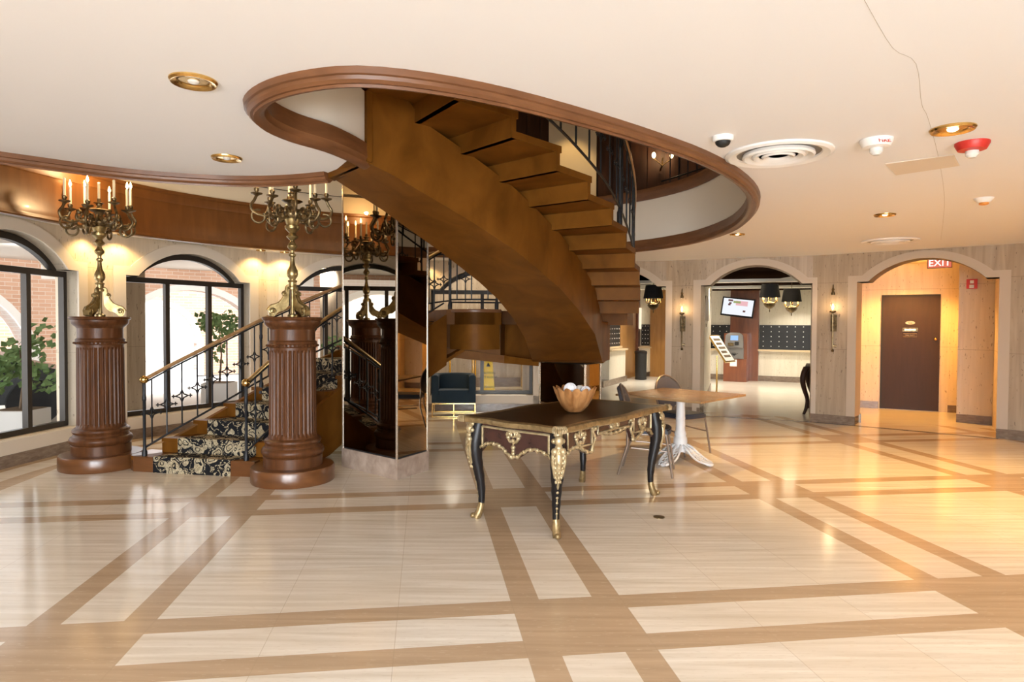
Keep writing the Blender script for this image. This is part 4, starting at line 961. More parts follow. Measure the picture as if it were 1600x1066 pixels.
lamp('POINT', 'candle_light', (PL[0], PL[1], 3.12), 30, WARM, shadow_soft_size=0.02)
lamp('POINT', 'candle_light', (PR[0], PR[1], 3.12), 20, WARM, shadow_soft_size=0.02)

# ================================================================== WRITING TABLE
bt = thing('writing_desk', 'ornate dark writing desk with black leather top and gilt mounts in the lobby', 'desk', (0, 0, 0))
HL, HW, TH = .86, .475, .805                                    # half length, half width of the top, its height
def topshape(hl, hw, n=9):
    pts = []
    def side(a, b_, bulge):
        A, B = Vector(a), Vector(b_); d = B - A; nrm = Vector((d.y, -d.x)).normalized()
        for k in range(16):
            q = k / 16; w_ = bulge * math.sin(PI * q) ** 2 - 0.028 * (math.sin(2 * PI * q) ** 2) ; pts.append(A + d * q + nrm * w_)
    c = .055
    cs_ = [(-hl, -hw), (hl, -hw), (hl, hw), (-hl, hw)]
    for i in range(4):
        p, q = Vector(cs_[i]), Vector(cs_[(i + 1) % 4]); d = (q - p).normalized()
        side(p + d * c, q - d * c, .028 if i % 2 == 0 else .02)
        out = Vector((math.copysign(1, q.x), math.copysign(1, q.y))).normalized()
        pts.append(q - d * c); pts.append(q - d * .018 + out * .012); nd = Vector((-d.y, d.x)); pts.append(q + nd * .018 + out * .012)
    return pts
o_, i_ = topshape(HL, HW), topshape(HL - .055, HW - .055)
MB().prism(i_, TH - .03, TH - .001).build('leather_top', 'leather', bt)
m = MB(); n_ = len(o_); vs, fs = [], []
for k in range(n_):
    a, b_ = o_[k], i_[k]; mid = a.lerp(b_, .35)
    vs += [(a.x, a.y, TH - .040), (a.x * 1.004, a.y * 1.004, TH - .022), (a.x, a.y, TH - .006), (mid.x, mid.y, TH + .003), (b_.x, b_.y, TH), (b_.x, b_.y, TH - .028)]
for k in range(n_):
    q = (k + 1) % n_
    for j in range(6): fs.append((6 * k + j, 6 * q + j, 6 * q + (j + 1) % 6, 6 * k + (j + 1) % 6))
m.add(vs, fs); m.build('gilt_rim', 'goldrim', bt, sharp=50)
for sx in (-1, 1):
    for sy in (-1, 1):                                         # shell mounts on the corners
        m = MB(); d = Vector((sx, sy)).normalized(); c = Vector((sx * (HL - .03), sy * (HW - .03)))
        for k in range(9):
            a = (k - 4) * .3; v = Matrix.Rotation(a, 2) @ d; m.tube([(c.x + v.x * .0, c.y + v.y * .0, TH + .004), (c.x + v.x * .042, c.y + v.y * .042, TH + .004), (c.x + v.x * .056, c.y + v.y * .056, TH - .012), (c.x + v.x * .05, c.y + v.y * .05, TH - .036)], .007, 6)
        m.build('corner_shell', 'gilt', bt)
AX, AY = .765, .385                                             # apron planes
def apron_bottom_short(t): return .555 - .045 * math.cos(2 * PI * (t - .5)) * 1.0 if False else (.600 - .085 * (math.exp(-((t - .5) / .13) ** 2)) - .095 * (abs(2 * t - 1) ** 5))
def apron_bottom_long(t):
    e = abs(2 * t - 1)                                          # shallow kneehole in the middle, deep drawer blocks at the sides
    if e < .34: return .655 - .012 * math.cos(PI * e / .34)
    if e < .44: return .655 - .115 * (1 - math.cos(PI * (e - .34) / .10)) / 2
    return .540 + .065 * math.sin(PI * (e - .44) / .56) ** 2 - .035 * max(0, (e - .85) / .15)
def apron(p0, p1, fn, nrm, bul, name):
    a, b_ = Vector(p0), Vector(p1); n = Vector(nrm); m = MB(); N_ = 40; vs, fs = [], []
    for k in range(N_ + 1):
        t = k / N_; q = a.lerp(b_, t) + n * bul * math.sin(PI * t) ** 2; z = fn(t)
        for d in (0, -.03): vs += [(q.x + n.x * d, q.y + n.y * d, z), (q.x + n.x * d, q.y + n.y * d, TH - .038)]
    for k in range(N_):
        i = 4 * k; j = i + 4; fs += [(i, j, j + 1, i + 1), (i + 2, i + 3, j + 3, j + 2), (i, i + 2, j + 2, j), (i + 1, j + 1, j + 3, i + 3)]
    fs += [(0, 1, 3, 2), (4 * N_, 4 * N_ + 2, 4 * N_ + 3, 4 * N_ + 1)]; m.add(vs, fs); return m.build(name, 'ebony', bt, sharp=40)
def at_apron(p0, p1, nrm, bul, t, z, off=.006):
    q = Vector(p0).lerp(Vector(p1), t) + Vector(nrm) * (bul * math.sin(PI * t) ** 2 + off); return (q.x, q.y, z)
def gilt_scroll(m, F, t, z, w, h):                             # small rocaille escutcheon with ring and two leaf sprays
    ring = [F(t + w * .28 * math.cos(a), z + h * .25 + h * .22 * math.sin(a)) for a in [2 * PI * k / 12 for k in range(12)]]; m.tube(ring, .009, 6, closed=True)
    for s in (-1, 1):
        m.tube(smoothpath([F(t, z - h * .25), F(t + s * w * .45, z - h * .38), F(t + s * w * .8, z - h * .05), F(t + s * w * .6, z + h * .28), F(t + s * w * .35, z + h * .12)], 4), [.015 - .0005 * q for q in range(17)], 6)
        m.tube(smoothpath([F(t + s * w * .55, z + h * .1), F(t + s * w * .95, z + h * .34), F(t + s * w * 1.1, z + h * .1)], 4), .010, 6)
        m.ball(F(t + s * w * .82, z - h * .02), .018, 8); m.ball(F(t + s * w * .62, z + h * .28), .015, 8)
    m.ball(F(t, z - h * .3), .016, 8); m.tube([F(t, z - h * .3), F(t, z - h * .75)], [.012, .004], 6)
def foliate(m, F, fn, t0, t1, up=.014, amp=.008, n=36, r=.0115):
    pts = [F(t0 + (t1 - t0) * k / n, fn(t0 + (t1 - t0) * k / n) + up + amp * math.sin(k * 2.1)) for k in range(n + 1)]
    m.tube(smoothpath(pts, 2), r, 6)
    for k in range(2, n - 1, 3): p = Vector(pts[k]); m.ball((p.x, p.y, p.z + .008), .0165, 6)
for sx in (-1, 1):                                              # short ends
    p0, p1, nrm = (sx * AX, -AY * sx, 0), (sx * AX, AY * sx, 0), (sx, 0)
    p0, p1 = p0[:2], p1[:2]; apron(p0, p1, apron_bottom_short, nrm, .015, 'end_apron')
    F = lambda t, z: at_apron(p0, p1, nrm, .015, t, z); m = MB()
    m.tube([F(.09 + .82 * k / 12, TH - .075) for k in range(13)], .010, 6); m.tube([F(.09, TH - .075), F(.09, apron_bottom_short(.09) + .03)], .010, 6); m.tube([F(.91, TH - .075), F(.91, apron_bottom_short(.91) + .03)], .010, 6)
    for q in (-.05, -.03, .03, .05): m.tube([F(.5 + q, TH - .08), F(.5 + q * 1.1, TH - .08 - (.06 if abs(q) > .04 else .045))], [.009, .004], 6)
    for z, r in ((.20, .019), (.225, .014), (.245, .017), (.27, .010)): m.ball(F(.5, TH - z), r, 8)
    foliate(m, F, apron_bottom_short, .04, .96)
    gilt_scroll(m, F, .5, TH - .125, .075, .09)
    m.build('end_mounts', 'gilt', bt, sharp=60)
for sy in (-1, 1):                                              # long sides: three drawers
    p0, p1, nrm = (-AX * -sy, sy * AY), (AX * -sy, sy * AY), (0, sy); apron(p0, p1, apron_bottom_long, nrm, .012, 'side_apron')
    F = lambda t, z: at_apron(p0, p1, nrm, .012, t, z); m = MB(); foliate(m, F, apron_bottom_long, .05, .30, n=18); foliate(m, F, apron_bottom_long, .70, .95, n=18); foliate(m, F, apron_bottom_long, .34, .66, n=20, amp=.004)
    for t in (.305, .695):
        s = 1 if t > .5 else -1
        m.tube(smoothpath([F(t - s * .012, TH - .06), F(t + s * .012, TH - .10), F(t - s * .012, TH - .15), F(t + s * .01, TH - .2), F(t + s * .022, TH - .25)], 4), .013, 7); m.ball(F(t - s * .01, TH - .075), .022, 8); m.ball(F(t + s * .015, TH - .24), .018, 8)
    m.build('side_mounts', 'gilt', bt, sharp=60)
    for (t0, t1) in ((.075, .285), (.34, .66), (.715, .925)):
        zb = max(apron_bottom_long(t0 + .02), apron_bottom_long(t1 - .02), apron_bottom_long((t0 + t1) / 2)) + .024; zt = TH - .062
        d = MB(); A, B = F(t0, zb), F(t1, zb); n = Vector((nrm[0], nrm[1], 0)) * -.008
        mid = F((t0 + t1) / 2, zb); pl = [A, mid, B]
        for (u_, v_) in ((A, mid), (mid, B)):
            u_, v_ = Vector(u_), Vector(v_); hh = Vector((0, 0, zt - zb)); d.add([u_, v_, v_ + hh, u_ + hh, u_ + n, v_ + n, v_ + hh + n, u_ + hh + n], [(0, 1, 2, 3), (5, 4, 7, 6), (0, 4, 5, 1), (3, 2, 6, 7), (0, 3, 7, 4), (1, 5, 6, 2)])
        dr = d.build('drawer', 'ebony', bt)
        g = MB(); FF = lambda t, z: at_apron(p0, p1, nrm, .012, t, z, .009)
        g.tube([FF(t0, zt)] + [FF(t0 + (t1 - t0) * k / 6, zt) for k in range(1, 6)] + [FF(t1, zt), FF(t1, zb)] + [FF(t1 + (t0 - t1) * k / 6, zb) for k in range(1, 6)] + [FF(t0, zb)], .0085, 6, closed=True); g.build('gilt_border', 'gilt', dr, sharp=60)
        g = MB(); gilt_scroll(g, FF, (t0 + t1) / 2, (zt + zb) / 2, .040, min(.13, (zt - zb) * .9)); g.build('drawer_handle', 'gilt', dr, sharp=60)
for sx in (-1, 1):
    for sy in (-1, 1):                                          # cabriole legs with figure mounts and sabots
        d = Vector((sx, sy)).normalized(); c = Vector((sx * (AX - .02), sy * (AY - .02)))
        zz = [TH - .04, .70, .63, .55, .47, .38, .28, .18, .10, .04, .0]; of = [.005, .018, .032, .038, .030, .012, -.006, -.014, -.010, .006, .020]; rr = [.052, .056, .058, .055, .048, .040, .033, .027, .024, .024, .026]
        lm = MB(); lm.tube(smoothpath([(c.x + d.x * o, c.y + d.y * o, z) for z, o in zip(zz[:-1], of[:-1])], 2), [rr[min(9, i // 2)] * (1 - (i % 2) * 0.0) for i in range(19)], 10); lg = lm.build('leg', 'black', bt, sharp=60)
        g = MB()                                                # bust with tapering acanthus below
        def Lp(z, extra):
            for i in range(len(zz) - 1):
                if zz[i] >= z >= zz[i + 1]:
                    k = (zz[i] - z) / (zz[i] - zz[i + 1]); o = of[i] + (of[i + 1] - of[i]) * k + rr[i] + (rr[i + 1] - rr[i]) * k + extra; return (c.x + d.x * o, c.y + d.y * o, z)
            return (c.x, c.y, z)
        g.ball(Lp(.705, .004), .034, 12, (1, 1, 1.25)); g.ball(Lp(.745, -.005), .036, 10, (1, 1, .7)); g.ball(Lp(.655, -.004), .03, 10, (1, 1, .8))
        s_ = Vector((-d.y, d.x, 0))
        for q in (-1, 1):
            p = Vector(Lp(.63, -.006)) + s_ * q * .03; g.ball(tuple(p), .027, 8); p = Vector(Lp(.70, -.012)) + s_ * q * .032; g.ball(tuple(p), .02, 8)
            g.tube(smoothpath([Vector(Lp(.62, -.01)) + s_ * q * .04, Vector(Lp(.56, -.008)) + s_ * q * .044, Vector(Lp(.50, -.006)) + s_ * q * .034, Vector(Lp(.44, -.004)) + s_ * q * .02], 3), .012, 6)
        g.tube([Lp(.66, -.012), Lp(.60, -.006), Lp(.54, -.006), Lp(.47, -.010), Lp(.40, -.012), Lp(.34, -.010)], [.026, .030, .029, .023, .017, .009], 10)
        for z in (.62, .585, .55, .515, .48, .445, .41):
            for q in (-1, 0, 1): p = Vector(Lp(z, .012 if q == 0 else .002)) + s_ * q * (.034 - (.62 - z) * .085); g.ball(tuple(p), .0135 - (.62 - z) * .018, 6, (1, 1, 1.5))
        for z in (.33, .29, .25, .21, .17): g.ball(Lp(z, -.004), .013 - (.33 - z) * .02, 6)
        g.tube([Lp(z, -.004) for z in (.36, .30, .24, .18, .13)], .005, 5); g.build('figure_mount', 'gilt', lg, sharp=60)
        f = MB(); f.tube([(c.x + d.x * o, c.y + d.y * o, z) for z, o in ((.15, -.013), (.10, -.010), (.05, .004), (.022, .018), (.0, .03))], [.022, .029, .030, .034, .030], 10); f.ball((c.x + d.x * .055, c.y + d.y * .055, .022), .022, 10); f.build('sabot', 'goldrim', lg, sharp=60)
bt.location = (0.505, 5.415, 0); bt.rotation_euler = (0, 0, math.radians(51.2))

# bowl with three crystal balls
bw = thing('scalloped_bowl', 'amber scalloped bowl holding clear glass balls on the black desk top', 'bowl', (0, 0, 0))
m = MB(); vs, fs = [], []; seg = 112
prof = [(.055, 0), (.075, .012), (.11, .05), (.14, .10), (.16, .15), (.172, .19), (.160, .185), (.145, .14), (.12, .085), (.08, .04), (.0, .025)]
for j in range(seg):
    a = 2 * PI * j / seg; lob = abs(math.sin(a * 7))
    for (r, z) in prof:
        k = min(1, z / .19); vs.append((r * (1 + .13 * k * (lob - .6)) * math.cos(a), r * (1 + .13 * k * (lob - .6)) * math.sin(a), z + .030 * k * (lob - .4)))
n_ = len(prof)
for j in range(seg):
    k = (j + 1) % seg
    for i in range(n_ - 1): fs.append((j * n_ + i, k * n_ + i, k * n_ + i + 1, j * n_ + i + 1))
fs.append(tuple(j * n_ for j in range(seg))); m.add(vs, fs); m.build('bowl', 'bowlm', bw, sharp=70)
bw.location = (0.515, 5.30, TH + .002)
def cutball(loc, r, label, mat):
    b_ = MB(); b_.ball((0, 0, 0), r, 18)
    for k in range(6):
        a = PI * k / 6; b_.tube([(r * math.cos(a) * math.cos(q), r * math.sin(a) * math.cos(q), r * math.sin(q)) for q in [2 * PI * s / 24 for s in range(24)]], .003, 5, closed=True)
    o = b_.build('glass_ball', mat, sharp=25); o.location = loc; tag(o, label, 'ball', 'glass balls in the bowl')
cutball((0.475, 5.26, TH + .190), .052, 'white cut crystal ball resting highest in the amber bowl', 'crystal')
cutball((0.56, 5.34, TH + .168), .046, 'clear glass ball in the middle of the amber bowl', 'lens')
cutball((0.60, 5.26, TH + .170), .045, 'glass ball at the rim of the bowl farthest from the mirrored column', 'crystal')

# ================================================================== CAFE TABLE AND CHAIRS
ctb = thing('cafe_table', 'square oak-topped cafe table on a white cast iron pedestal', 'table', (0, 0, 0))
m = MB(); hw_ = .515; m.prism([(-hw_, -hw_), (hw_, -hw_), (hw_, hw_), (-hw_, hw_)], .735, .757); m.build('table_top', 'lamin', ctb)
m = MB(); m.lathe([(0, .30), (.062, .30), (.066, .32), (.058, .34), (.052, .36), (.05, .48), (.054, .49), (.05, .50), (.047, .62), (.047, .69), (.07, .70), (.10, .734), (0, .734)], seg=24); m.build('pedestal_column', 'castwhite', ctb)
m = MB(); m.lathe([(0, .12), (.075, .12), (.082, .16), (.07, .20), (.078, .22), (.074, .27), (.06, .29), (.066, .31), (0, .31)], seg=20)
for k in range(4):
    a = PI / 2 * k; ca, sa = math.cos(a), math.sin(a); t_ = Vector((-sa, ca, 0))
    for o in (-1, 0, 1):
        pth = [(.05, .20), (.11, .17), (.19, .10), (.27, .055), (.335, .04), (.37, .022)]
        m.tube(smoothpath([Vector((r * ca, r * sa, z)) + t_ * o * (.035 + .05 * math.sin(PI * i / 5)) for i, (r, z) in enumerate(pth)], 3), .013, 6)
    for q in range(6):
        r = .09 + .05 * q; z = .16 - .026 * q; c = Vector((r * ca, r * sa, z))
        for o in (-1, 1):
            cc = c + t_ * o * .035; m.tube([cc + Vector((ca * .022 * math.cos(x), sa * .022 * math.cos(x), .0)) + t_ * .022 * math.sin(x) + Vector((0, 0, -.012 * math.cos(x))) for x in [2 * PI * s / 8 for s in range(8)]], .007, 5, closed=True)
    m.ball((.365 * ca, .365 * sa, .022), .034, 8, (1, 1, .65))
m.build('filigree_base', 'castwhite', ctb, sharp=60)
ctb.location = (1.88, 7.20, 0); ctb.rotation_euler = (0, 0, math.radians(-45 + 1.0))

def banquet_chair(label):
    t = thing('banquet_chair', label, 'chair', (0, 0, 0), 0, 'stacking chairs at the cafe table')   # faces +y
    m = MB(); q = [(-.20, -.20), (.20, -.20), (.215, .10), (.19, .20), (.10, .225), (-.10, .225), (-.19, .20), (-.215, .10)]
    m.prism(q, .425, .465); m.prism([(x * .94, y * .94) for x, y in q], .465, .478); m.build('seat', 'chairseat', t)
    m = MB(); n = 24; vs, fs = [], []
    def bp(a, r, z0): x = .205 * r * math.cos(a); z = z0 + .20 * r * math.sin(a); return x, z
    for d, r in ((0, .0), (-.012, .9), (0, 1.0), (.03, 1.0), (.042, .9), (.03, .0)):
        for k in range(n):
            a = 2 * PI * k / n; x, z = bp(a, r, .685); y = -.235 - .14 * (z - .48) - d + .05 * (x / .2) ** 2 ; vs.append((x, y, z))
    for i in range(5):
        for k in range(n): l = (k + 1) % n; fs.append((i * n + k, i * n + l, (i + 1) * n + l, (i + 1) * n + k))
    m.add(vs, fs); m.build('backrest', 'chairfab', t, sharp=50)
    m = MB(); pts = [(.185, -.20, .43), (.20, -.215, .52)] + [(.222 * math.cos(a), -.237 - .14 * (.685 + .215 * math.sin(a) - .48) + .05 * math.cos(a) ** 2, .685 + .215 * math.sin(a)) for a in [-.55 + (PI + 1.1) * k / 20 for k in range(21)]] + [(-.20, -.215, .52), (-.185, -.20, .43)]
    m.tube(pts, .012, 8); m.build('back_frame', 'chairmetal', t)
    m = MB(); m.tube([(-.19, -.2, .42), (.19, -.2, .42), (.20, .18, .42), (-.20, .18, .42)], .012, 8, closed=True); m.tube([(-.2, -.16, .28), (-.205, .21, .26)], .009, 6); m.tube([(.2, -.16, .28), (.205, .21, .26)], .009, 6); m.build('seat_frame', 'chairmetal', t)
    for sx in (-1, 1):
        m = MB(); m.tube([(sx * .185, -.20, .43), (sx * .20, -.20, .3), (sx * .215, -.29, .0)], .012, 8); m.build('leg', 'chairmetal', t)
        m = MB(); m.tube([(sx * .195, .18, .43), (sx * .21, .21, .25), (sx * .22, .25, .0)], .012, 8); m.build('leg', 'chairmetal', t)
    return t
ch = banquet_chair('blue-grey round-back chair drawn up between the writing desk and the cafe table')
ch.location = (1.42, 6.69, 0); ch.rotation_euler = (0, 0, math.radians(-106))
dup(ch, (2.05, 7.79, 0), math.radians(-147), 'blue-grey round-back chair on the far side of the cafe table by the arcade')

# teal tub chair under the landing
tc_ = thing('tub_armchair', 'dark teal velvet tub armchair on a thin brass frame below the stair landing', 'armchair', (0, 0, 0))
m = MB(); arc = [(.0 + .36, -.30), (.36, .10)] + [(.36 * math.cos(a), .10 + .24 * math.sin(a)) for a in [PI * k / 12 for k in range(1, 12)]] + [(-.36, .10), (-.36, -.30)]
m.sweep(arc, [(0, .24), (.0, .66), (-.03, .69), (-.08, .69), (-.11, .66), (-.11, .24)]); m.build('tub_back', 'velvet', tc_, sharp=50)
m = MB(); m.prism([(-.25, -.31), (.25, -.31), (.25, .08), (.18, .20), (-.18, .20), (-.25, .08)], .24, .40); m.prism([(-.245, -.33), (.245, -.33), (.245, .06), (-.245, .06)], .40, .445); m.build('seat_cushion', 'velvet', tc_)
m = MB(); m.tube([(-.35, -.32, .225), (.35, -.32, .225), (.35, .32, .225), (-.35, .32, .225)], .011, 6, closed=True); m.tube([(-.35, -.32, .012), (.35, -.32, .012)], .009, 6); m.tube([(-.35, .32, .012), (.35, .32, .012)], .009, 6); m.tube([(0, -.32, .225), (0, -.32, .012)], .008, 6); m.build('base_frame', 'brass', tc_)
for sx in (-1, 1):
    for sy in (-1, 1): m = MB(); m.tube([(sx * .35, sy * .32, .225), (sx * .35, sy * .32, .0)], .011, 6); m.build('leg', 'brass', tc_)
tc_.location = (-0.97, 10.90, 0); tc_.rotation_euler = (0, 0, math.radians(4))

# ================================================================== CEILING FIXTURES
def downlight(x, y, z, r, label, group, on=0, color=WARM, ang=1.75, soft=.035, aim=None, lampz=None):
    t = thing('ceiling_downlight', label, 'downlight', (x, y, z), 0, group)
    m = MB(); m.lathe([(r, .002), (r, -.006), (r * .93, -.016), (r * .70, -.012), (r * .62, -.004), (r * .60, .001)], (x, y, z), 32); m.build('trim_ring', 'brass', t)
    m = MB(); m.lathe([(r * .60, -.004), (r * .56, -.001), (0, .0)], (x, y, z), 24); m.build('reflector', 'brass' if not on else 'brass', t)
    m = MB(); m.ball((x, y, z - .004), r * .26, 12, (1, 1, .5)); m.build('lamp', 'dlglow' if on else 'lens', t)
    if on: lamp('SPOT', 'downlight_beam', (x, y, z - .05), on, color, t, spot_size=ang, spot_blend=.55, shadow_soft_size=soft)
    return t
G1 = 'brass downlights in the lobby ceiling'
downlight(-1.479, 3.03, CZ, .105, 'brass ceiling downlight above the left of the lobby, nearest the camera', G1)
downlight(-1.936, 4.42, CZ, .10, 'brass ceiling downlight between the ceiling edge and the nearest downlight', G1)
downlight(2.488, 3.70, CZ, .115, 'lit brass ceiling downlight next to the red alarm strobe', G1, 70, (1, .74, .42))
downlight(3.724, 6.52, CZ, .10, 'lit brass ceiling downlight between the two round air diffusers', G1, 240, AMBER)
downlight(2.748, 7.96, CZ, .09, 'lit brass ceiling downlight just right of the stair opening', G1, 170, (1, .62, .26))
downlight(5.6, 5.4, CZ, .10, 'unseen lit downlight beyond the right edge, added to warm the floor', G1, 330, AMBER)  # out-of-view lamp added for amber light on the right-hand floor
downlight(4.4, 3.2, CZ, .10, 'unseen lit downlight near the camera on the right, added to warm the floor', G1, 150, (1, .62, .26))  # second out-of-view lamp added to warm the floor
G2 = 'downlights over the rotunda windows'
for i, d in enumerate((161.3, 133.0, 105.2)):
    for k, off in enumerate((-2.2, 2.2)):
        p = onc(d + off, RR - .22); lab = ('first and second', 'second and third', 'third and fourth')[i]
        downlight(p[0], p[1], CZ, .07, 'small downlight over the pier between %s window, %s one of the pair' % (lab, ('right', 'left')[k]), G2, 26 if i < 2 else 16, (1, .68, .31), 2.4, .04)
ad = downlight(6.75, 11.05, 2.66, .09, 'lit downlight in the alcove ceiling above the dark door', 'alcove downlight', 280, (1, .48, .10), 2.3)
lamp('AREA', 'alcove_fill', (6.75, 11.0, 2.40), 16, (1, .50, .11), ad, shape='DISK', size=.3, rot=(PI, 0, 0))  # upward lamp added to brighten the alcove ceiling

def diffuser(x, y, r, label):
    t = thing('air_diffuser', label, 'air diffuser', (x, y, CZ), 0, 'round air diffusers in the ceiling')
    m = MB(); m.lathe([(r, .0), (r, -.012), (r * .93, -.022), (r * .80, -.010), (r * .78, .0)], (x, y, CZ), 48); m.build('outer_ring', 'white', t)
    m = MB(); m.lathe([(r * .79, -.0005), (0, -.0006)], (x, y, CZ), 32); m.build('duct_opening', 'grey', t)
    for k in (.66, .48, .30):
        m = MB(); m.lathe([(r * k, -.002), (r * (k + .015), -.020), (r * (k - .02), -.030), (r * (k - .11), -.018), (r * (k - .12), -.014)], (x, y, CZ), 40); m.build('cone_ring', 'white', t)
    return t
diffuser(1.727, 4.25, .33, 'large round white air diffuser beside the stair opening')
diffuser(4.93, 8.50, .34, 'round white air diffuser seen edge-on in front of the third arch')
t = thing('dome_camera', 'white dome security camera with dark lens on the ceiling by the stair opening', 'security camera', (1.246, 3.88, CZ))
m = MB(); m.lathe([(.062, 0), (.062, -.02), (.055, -.03), (0, -.031)], (1.246, 3.88, CZ), 24); m.build('housing', 'white', t); m = MB(); m.ball((1.246, 3.88, CZ - .03), .045, 16, (1, 1, .75)); m.build('dome', 'black2', t)
def strobe(x, y, mat, label, word=None):
    t = thing('alarm_strobe', label, 'alarm strobe', (x, y, CZ), 0, 'alarm strobes on the ceiling')
    m = MB(); m.lathe([(.092, 0), (.092, -.012), (.075, -.045), (.04, -.052), (0, -.052)], (x, y, CZ), 28); m.build('housing', mat, t)
    m = MB(); m.lathe([(.036, -.05), (.036, -.075), (.02, -.092), (0, -.094)], (x, y, CZ), 16); m.build('strobe_lens', 'lens', t)
    if word: text_mesh('lettering', word, .04, 'red', t, Matrix.Translation((-.0, -.0885, -.028)) @ Matrix.Rotation(math.radians(64), 4, 'X'), .001)
strobe(2.185, 3.93, 'white', 'white ceiling strobe marked FIRE in red', 'FIRE')
strobe(2.797, 3.98, 'red', 'red ceiling alarm strobe with a clear lens')
t = thing('smoke_detector', 'small white smoke detector with orange base on the ceiling at the right', 'smoke detector', (4.104, 5.68, CZ))
m = MB(); m.lathe([(.075, 0), (.07, -.012), (.045, -.04), (0, -.04)], (4.104, 5.68, CZ), 24); m.build('housing', 'white', t)
m = MB(); m.lathe([(.036, -.04), (.036, -.055), (.02, -.06), (0, -.06)], (4.104, 5.68, CZ), 16); m.build('sensor_cap', plain('orange_plastic', (.75, .30, .06), .5), t)
ap = MB(); ap.prism([(2.56, 4.49), (2.87, 4.25), (3.10, 4.53), (2.83, 4.82)], CZ - .006, CZ - .001); tag(ap.build('access_panel', plain('beige_panel', (.70, .62, .52), .6)), 'thin beige access panel screwed to the ceiling below the red strobe', 'access panel')
cr = MB(); cr.tube([(p[0], p[1], CZ - .0005) for p in smoothpath([(1.206, 2.26), (1.53, 2.645), (1.72, 2.80), (2.06, 3.30), (2.237, 3.526), (2.8, 4.3), (3.589, 5.428), (4.3, 6.5), (5.525, 8.4)], 4)], .0009, 4); structure(cr.build('trim_40', plain('crack_line', (.42, .36, .30), .9)))  # crack in the ceiling, modelled as a thin tube
dc = MB(); dc.lathe([(0, .0), (.045, .0), (.045, .004), (0, .006)], (1.17, 5.10, 0), 24); tag(dc.build('floor_outlet_cover', 'bronze'), 'small round dark cover plate set in the floor in front of the desk', 'cover plate')

# ================================================================== SCONCES
def sconce(p0, p1, label, s, z0=1.72, power=14):
    a, t_, n, ln = frame2(p0, p1); q = a + t_ * s; t = thing('wall_sconce', label, 'wall sconce', (q.x, q.y, z0), 0, 'torch sconces on the arcade piers')
    n = -n; o = Vector((q.x, q.y, 0))
    def P(d, x, z): v = o + Vector((n.x, n.y, 0)) * d + Vector((t_.x, t_.y, 0)) * x; return (v.x, v.y, z)
    m = MB(); vs = [P(.003, -.045, z0 - .30), P(.003, .045, z0 - .30), P(.003, .045, z0 - .04), P(.003, -.045, z0 - .04)] + [P(.018, -.045, z0 - .30), P(.018, .045, z0 - .30), P(.018, .045, z0 - .04), P(.018, -.045, z0 - .04)]
    m.add(vs, [(0, 1, 2, 3), (5, 4, 7, 6), (0, 4, 5, 1), (3, 2, 6, 7), (0, 3, 7, 4), (1, 5, 6, 2)]); m.build('back_plate', 'bronze', t)
    m = MB(); m.tube([P(.09, 0, z0), P(.09, 0, z0 - .10), P(.075, 0, z0 - .30), P(.055, 0, z0 - .58)], [.014, .018, .013, .009], 8); m.tube([P(.01, 0, z0 - .15), P(.09, 0, z0 - .13)], .012, 6); m.ball(P(.055, 0, z0 - .60), .022, 8); m.tube([P(.055, .0, z0 - .52), P(.045, .05, z0 - .53)], [.016, .02], 6)
    m.lathe([(.012, -.02), (.03, -.01), (.048, .0), (.045, .02), (.02, .02)], P(.09, 0, z0), 12); m.build('torch_stem', 'bronze', t)
    m = MB(); m.lathe([(.028, .02), (.048, .07), (.044, .13), (.030, .19), (.022, .25), (.022, .27)], P(.09, 0, z0), 16); m.build('glass_chimney', 'glass', t)
    m = MB(); m.lathe([(.026, .265), (.03, .29), (.014, .33), (.024, .35), (.010, .37), (.008, .42), (0, .43)], P(.09, 0, z0), 10); m.build('chimney_cap', 'bronze', t)
    m = MB(); m.lathe([(0, .03), (.013, .05), (.016, .08), (.009, .11), (0, .135)], P(.09, 0, z0), 10); m.build('bulb', 'bulb', t)
    lamp('POINT', 'sconce_light', P(.13, 0, z0 + .08), power, (1, .68, .36), t, shadow_soft_size=.05)
def slen(p, q): return (Vector(q) - Vector(p)).length
sconce(A1b, A2a, 'brass torch sconce with glass chimney on the stone pier between first and second arch', slen(A1b, A2a) * .5, 1.72, 4.5)
sconce(A2b, A3a, 'brass torch sconce with glass chimney on the stone pier beside the alcove', slen(A2b, A3a) * .5, 1.74, 4)

# ================================================================== ALCOVE: door, plates, signs
DA = Vector(AL0); DB = Vector((7.93, 11.39)); dt = (DB - DA).normalized(); dn = Vector((dt.y, -dt.x)); dn = dn if dn.dot(Vector(IN) - DA) > 0 else -dn
def ds(u): k = (u - 800) / 1013.83; return (k * DA.y - DA.x) / (dt.x - k * dt.y)
s0, s1 = ds(1376.5), ds(1468.5)
def DP(s, d, z): q = DA + dt * s + dn * d; return (q.x, q.y, z)
def dbox(mb, sa, sb, d0, d1, za, zb): return mb.add([DP(sa, d0, za), DP(sb, d0, za), DP(sb, d1, za), DP(sa, d1, za), DP(sa, d0, zb), DP(sb, d0, zb), DP(sb, d1, zb), DP(sa, d1, zb)], [(0, 3, 2, 1), (4, 5, 6, 7), (0, 1, 5, 4), (1, 2, 6, 5), (2, 3, 7, 6), (3, 0, 4, 7)])
dr = structure(dbox(MB(), s0, s1, .002, .02, .01, 2.10).build('door_1', 'doorm'))
structure(dbox(dbox(MB(), s0, s0 + .025, .02, .028, .01, 2.10), s0 + .025, s1, .02, .028, 2.07, 2.10).build('door_edge', 'black2', dr))
dm = (s0 + s1) / 2
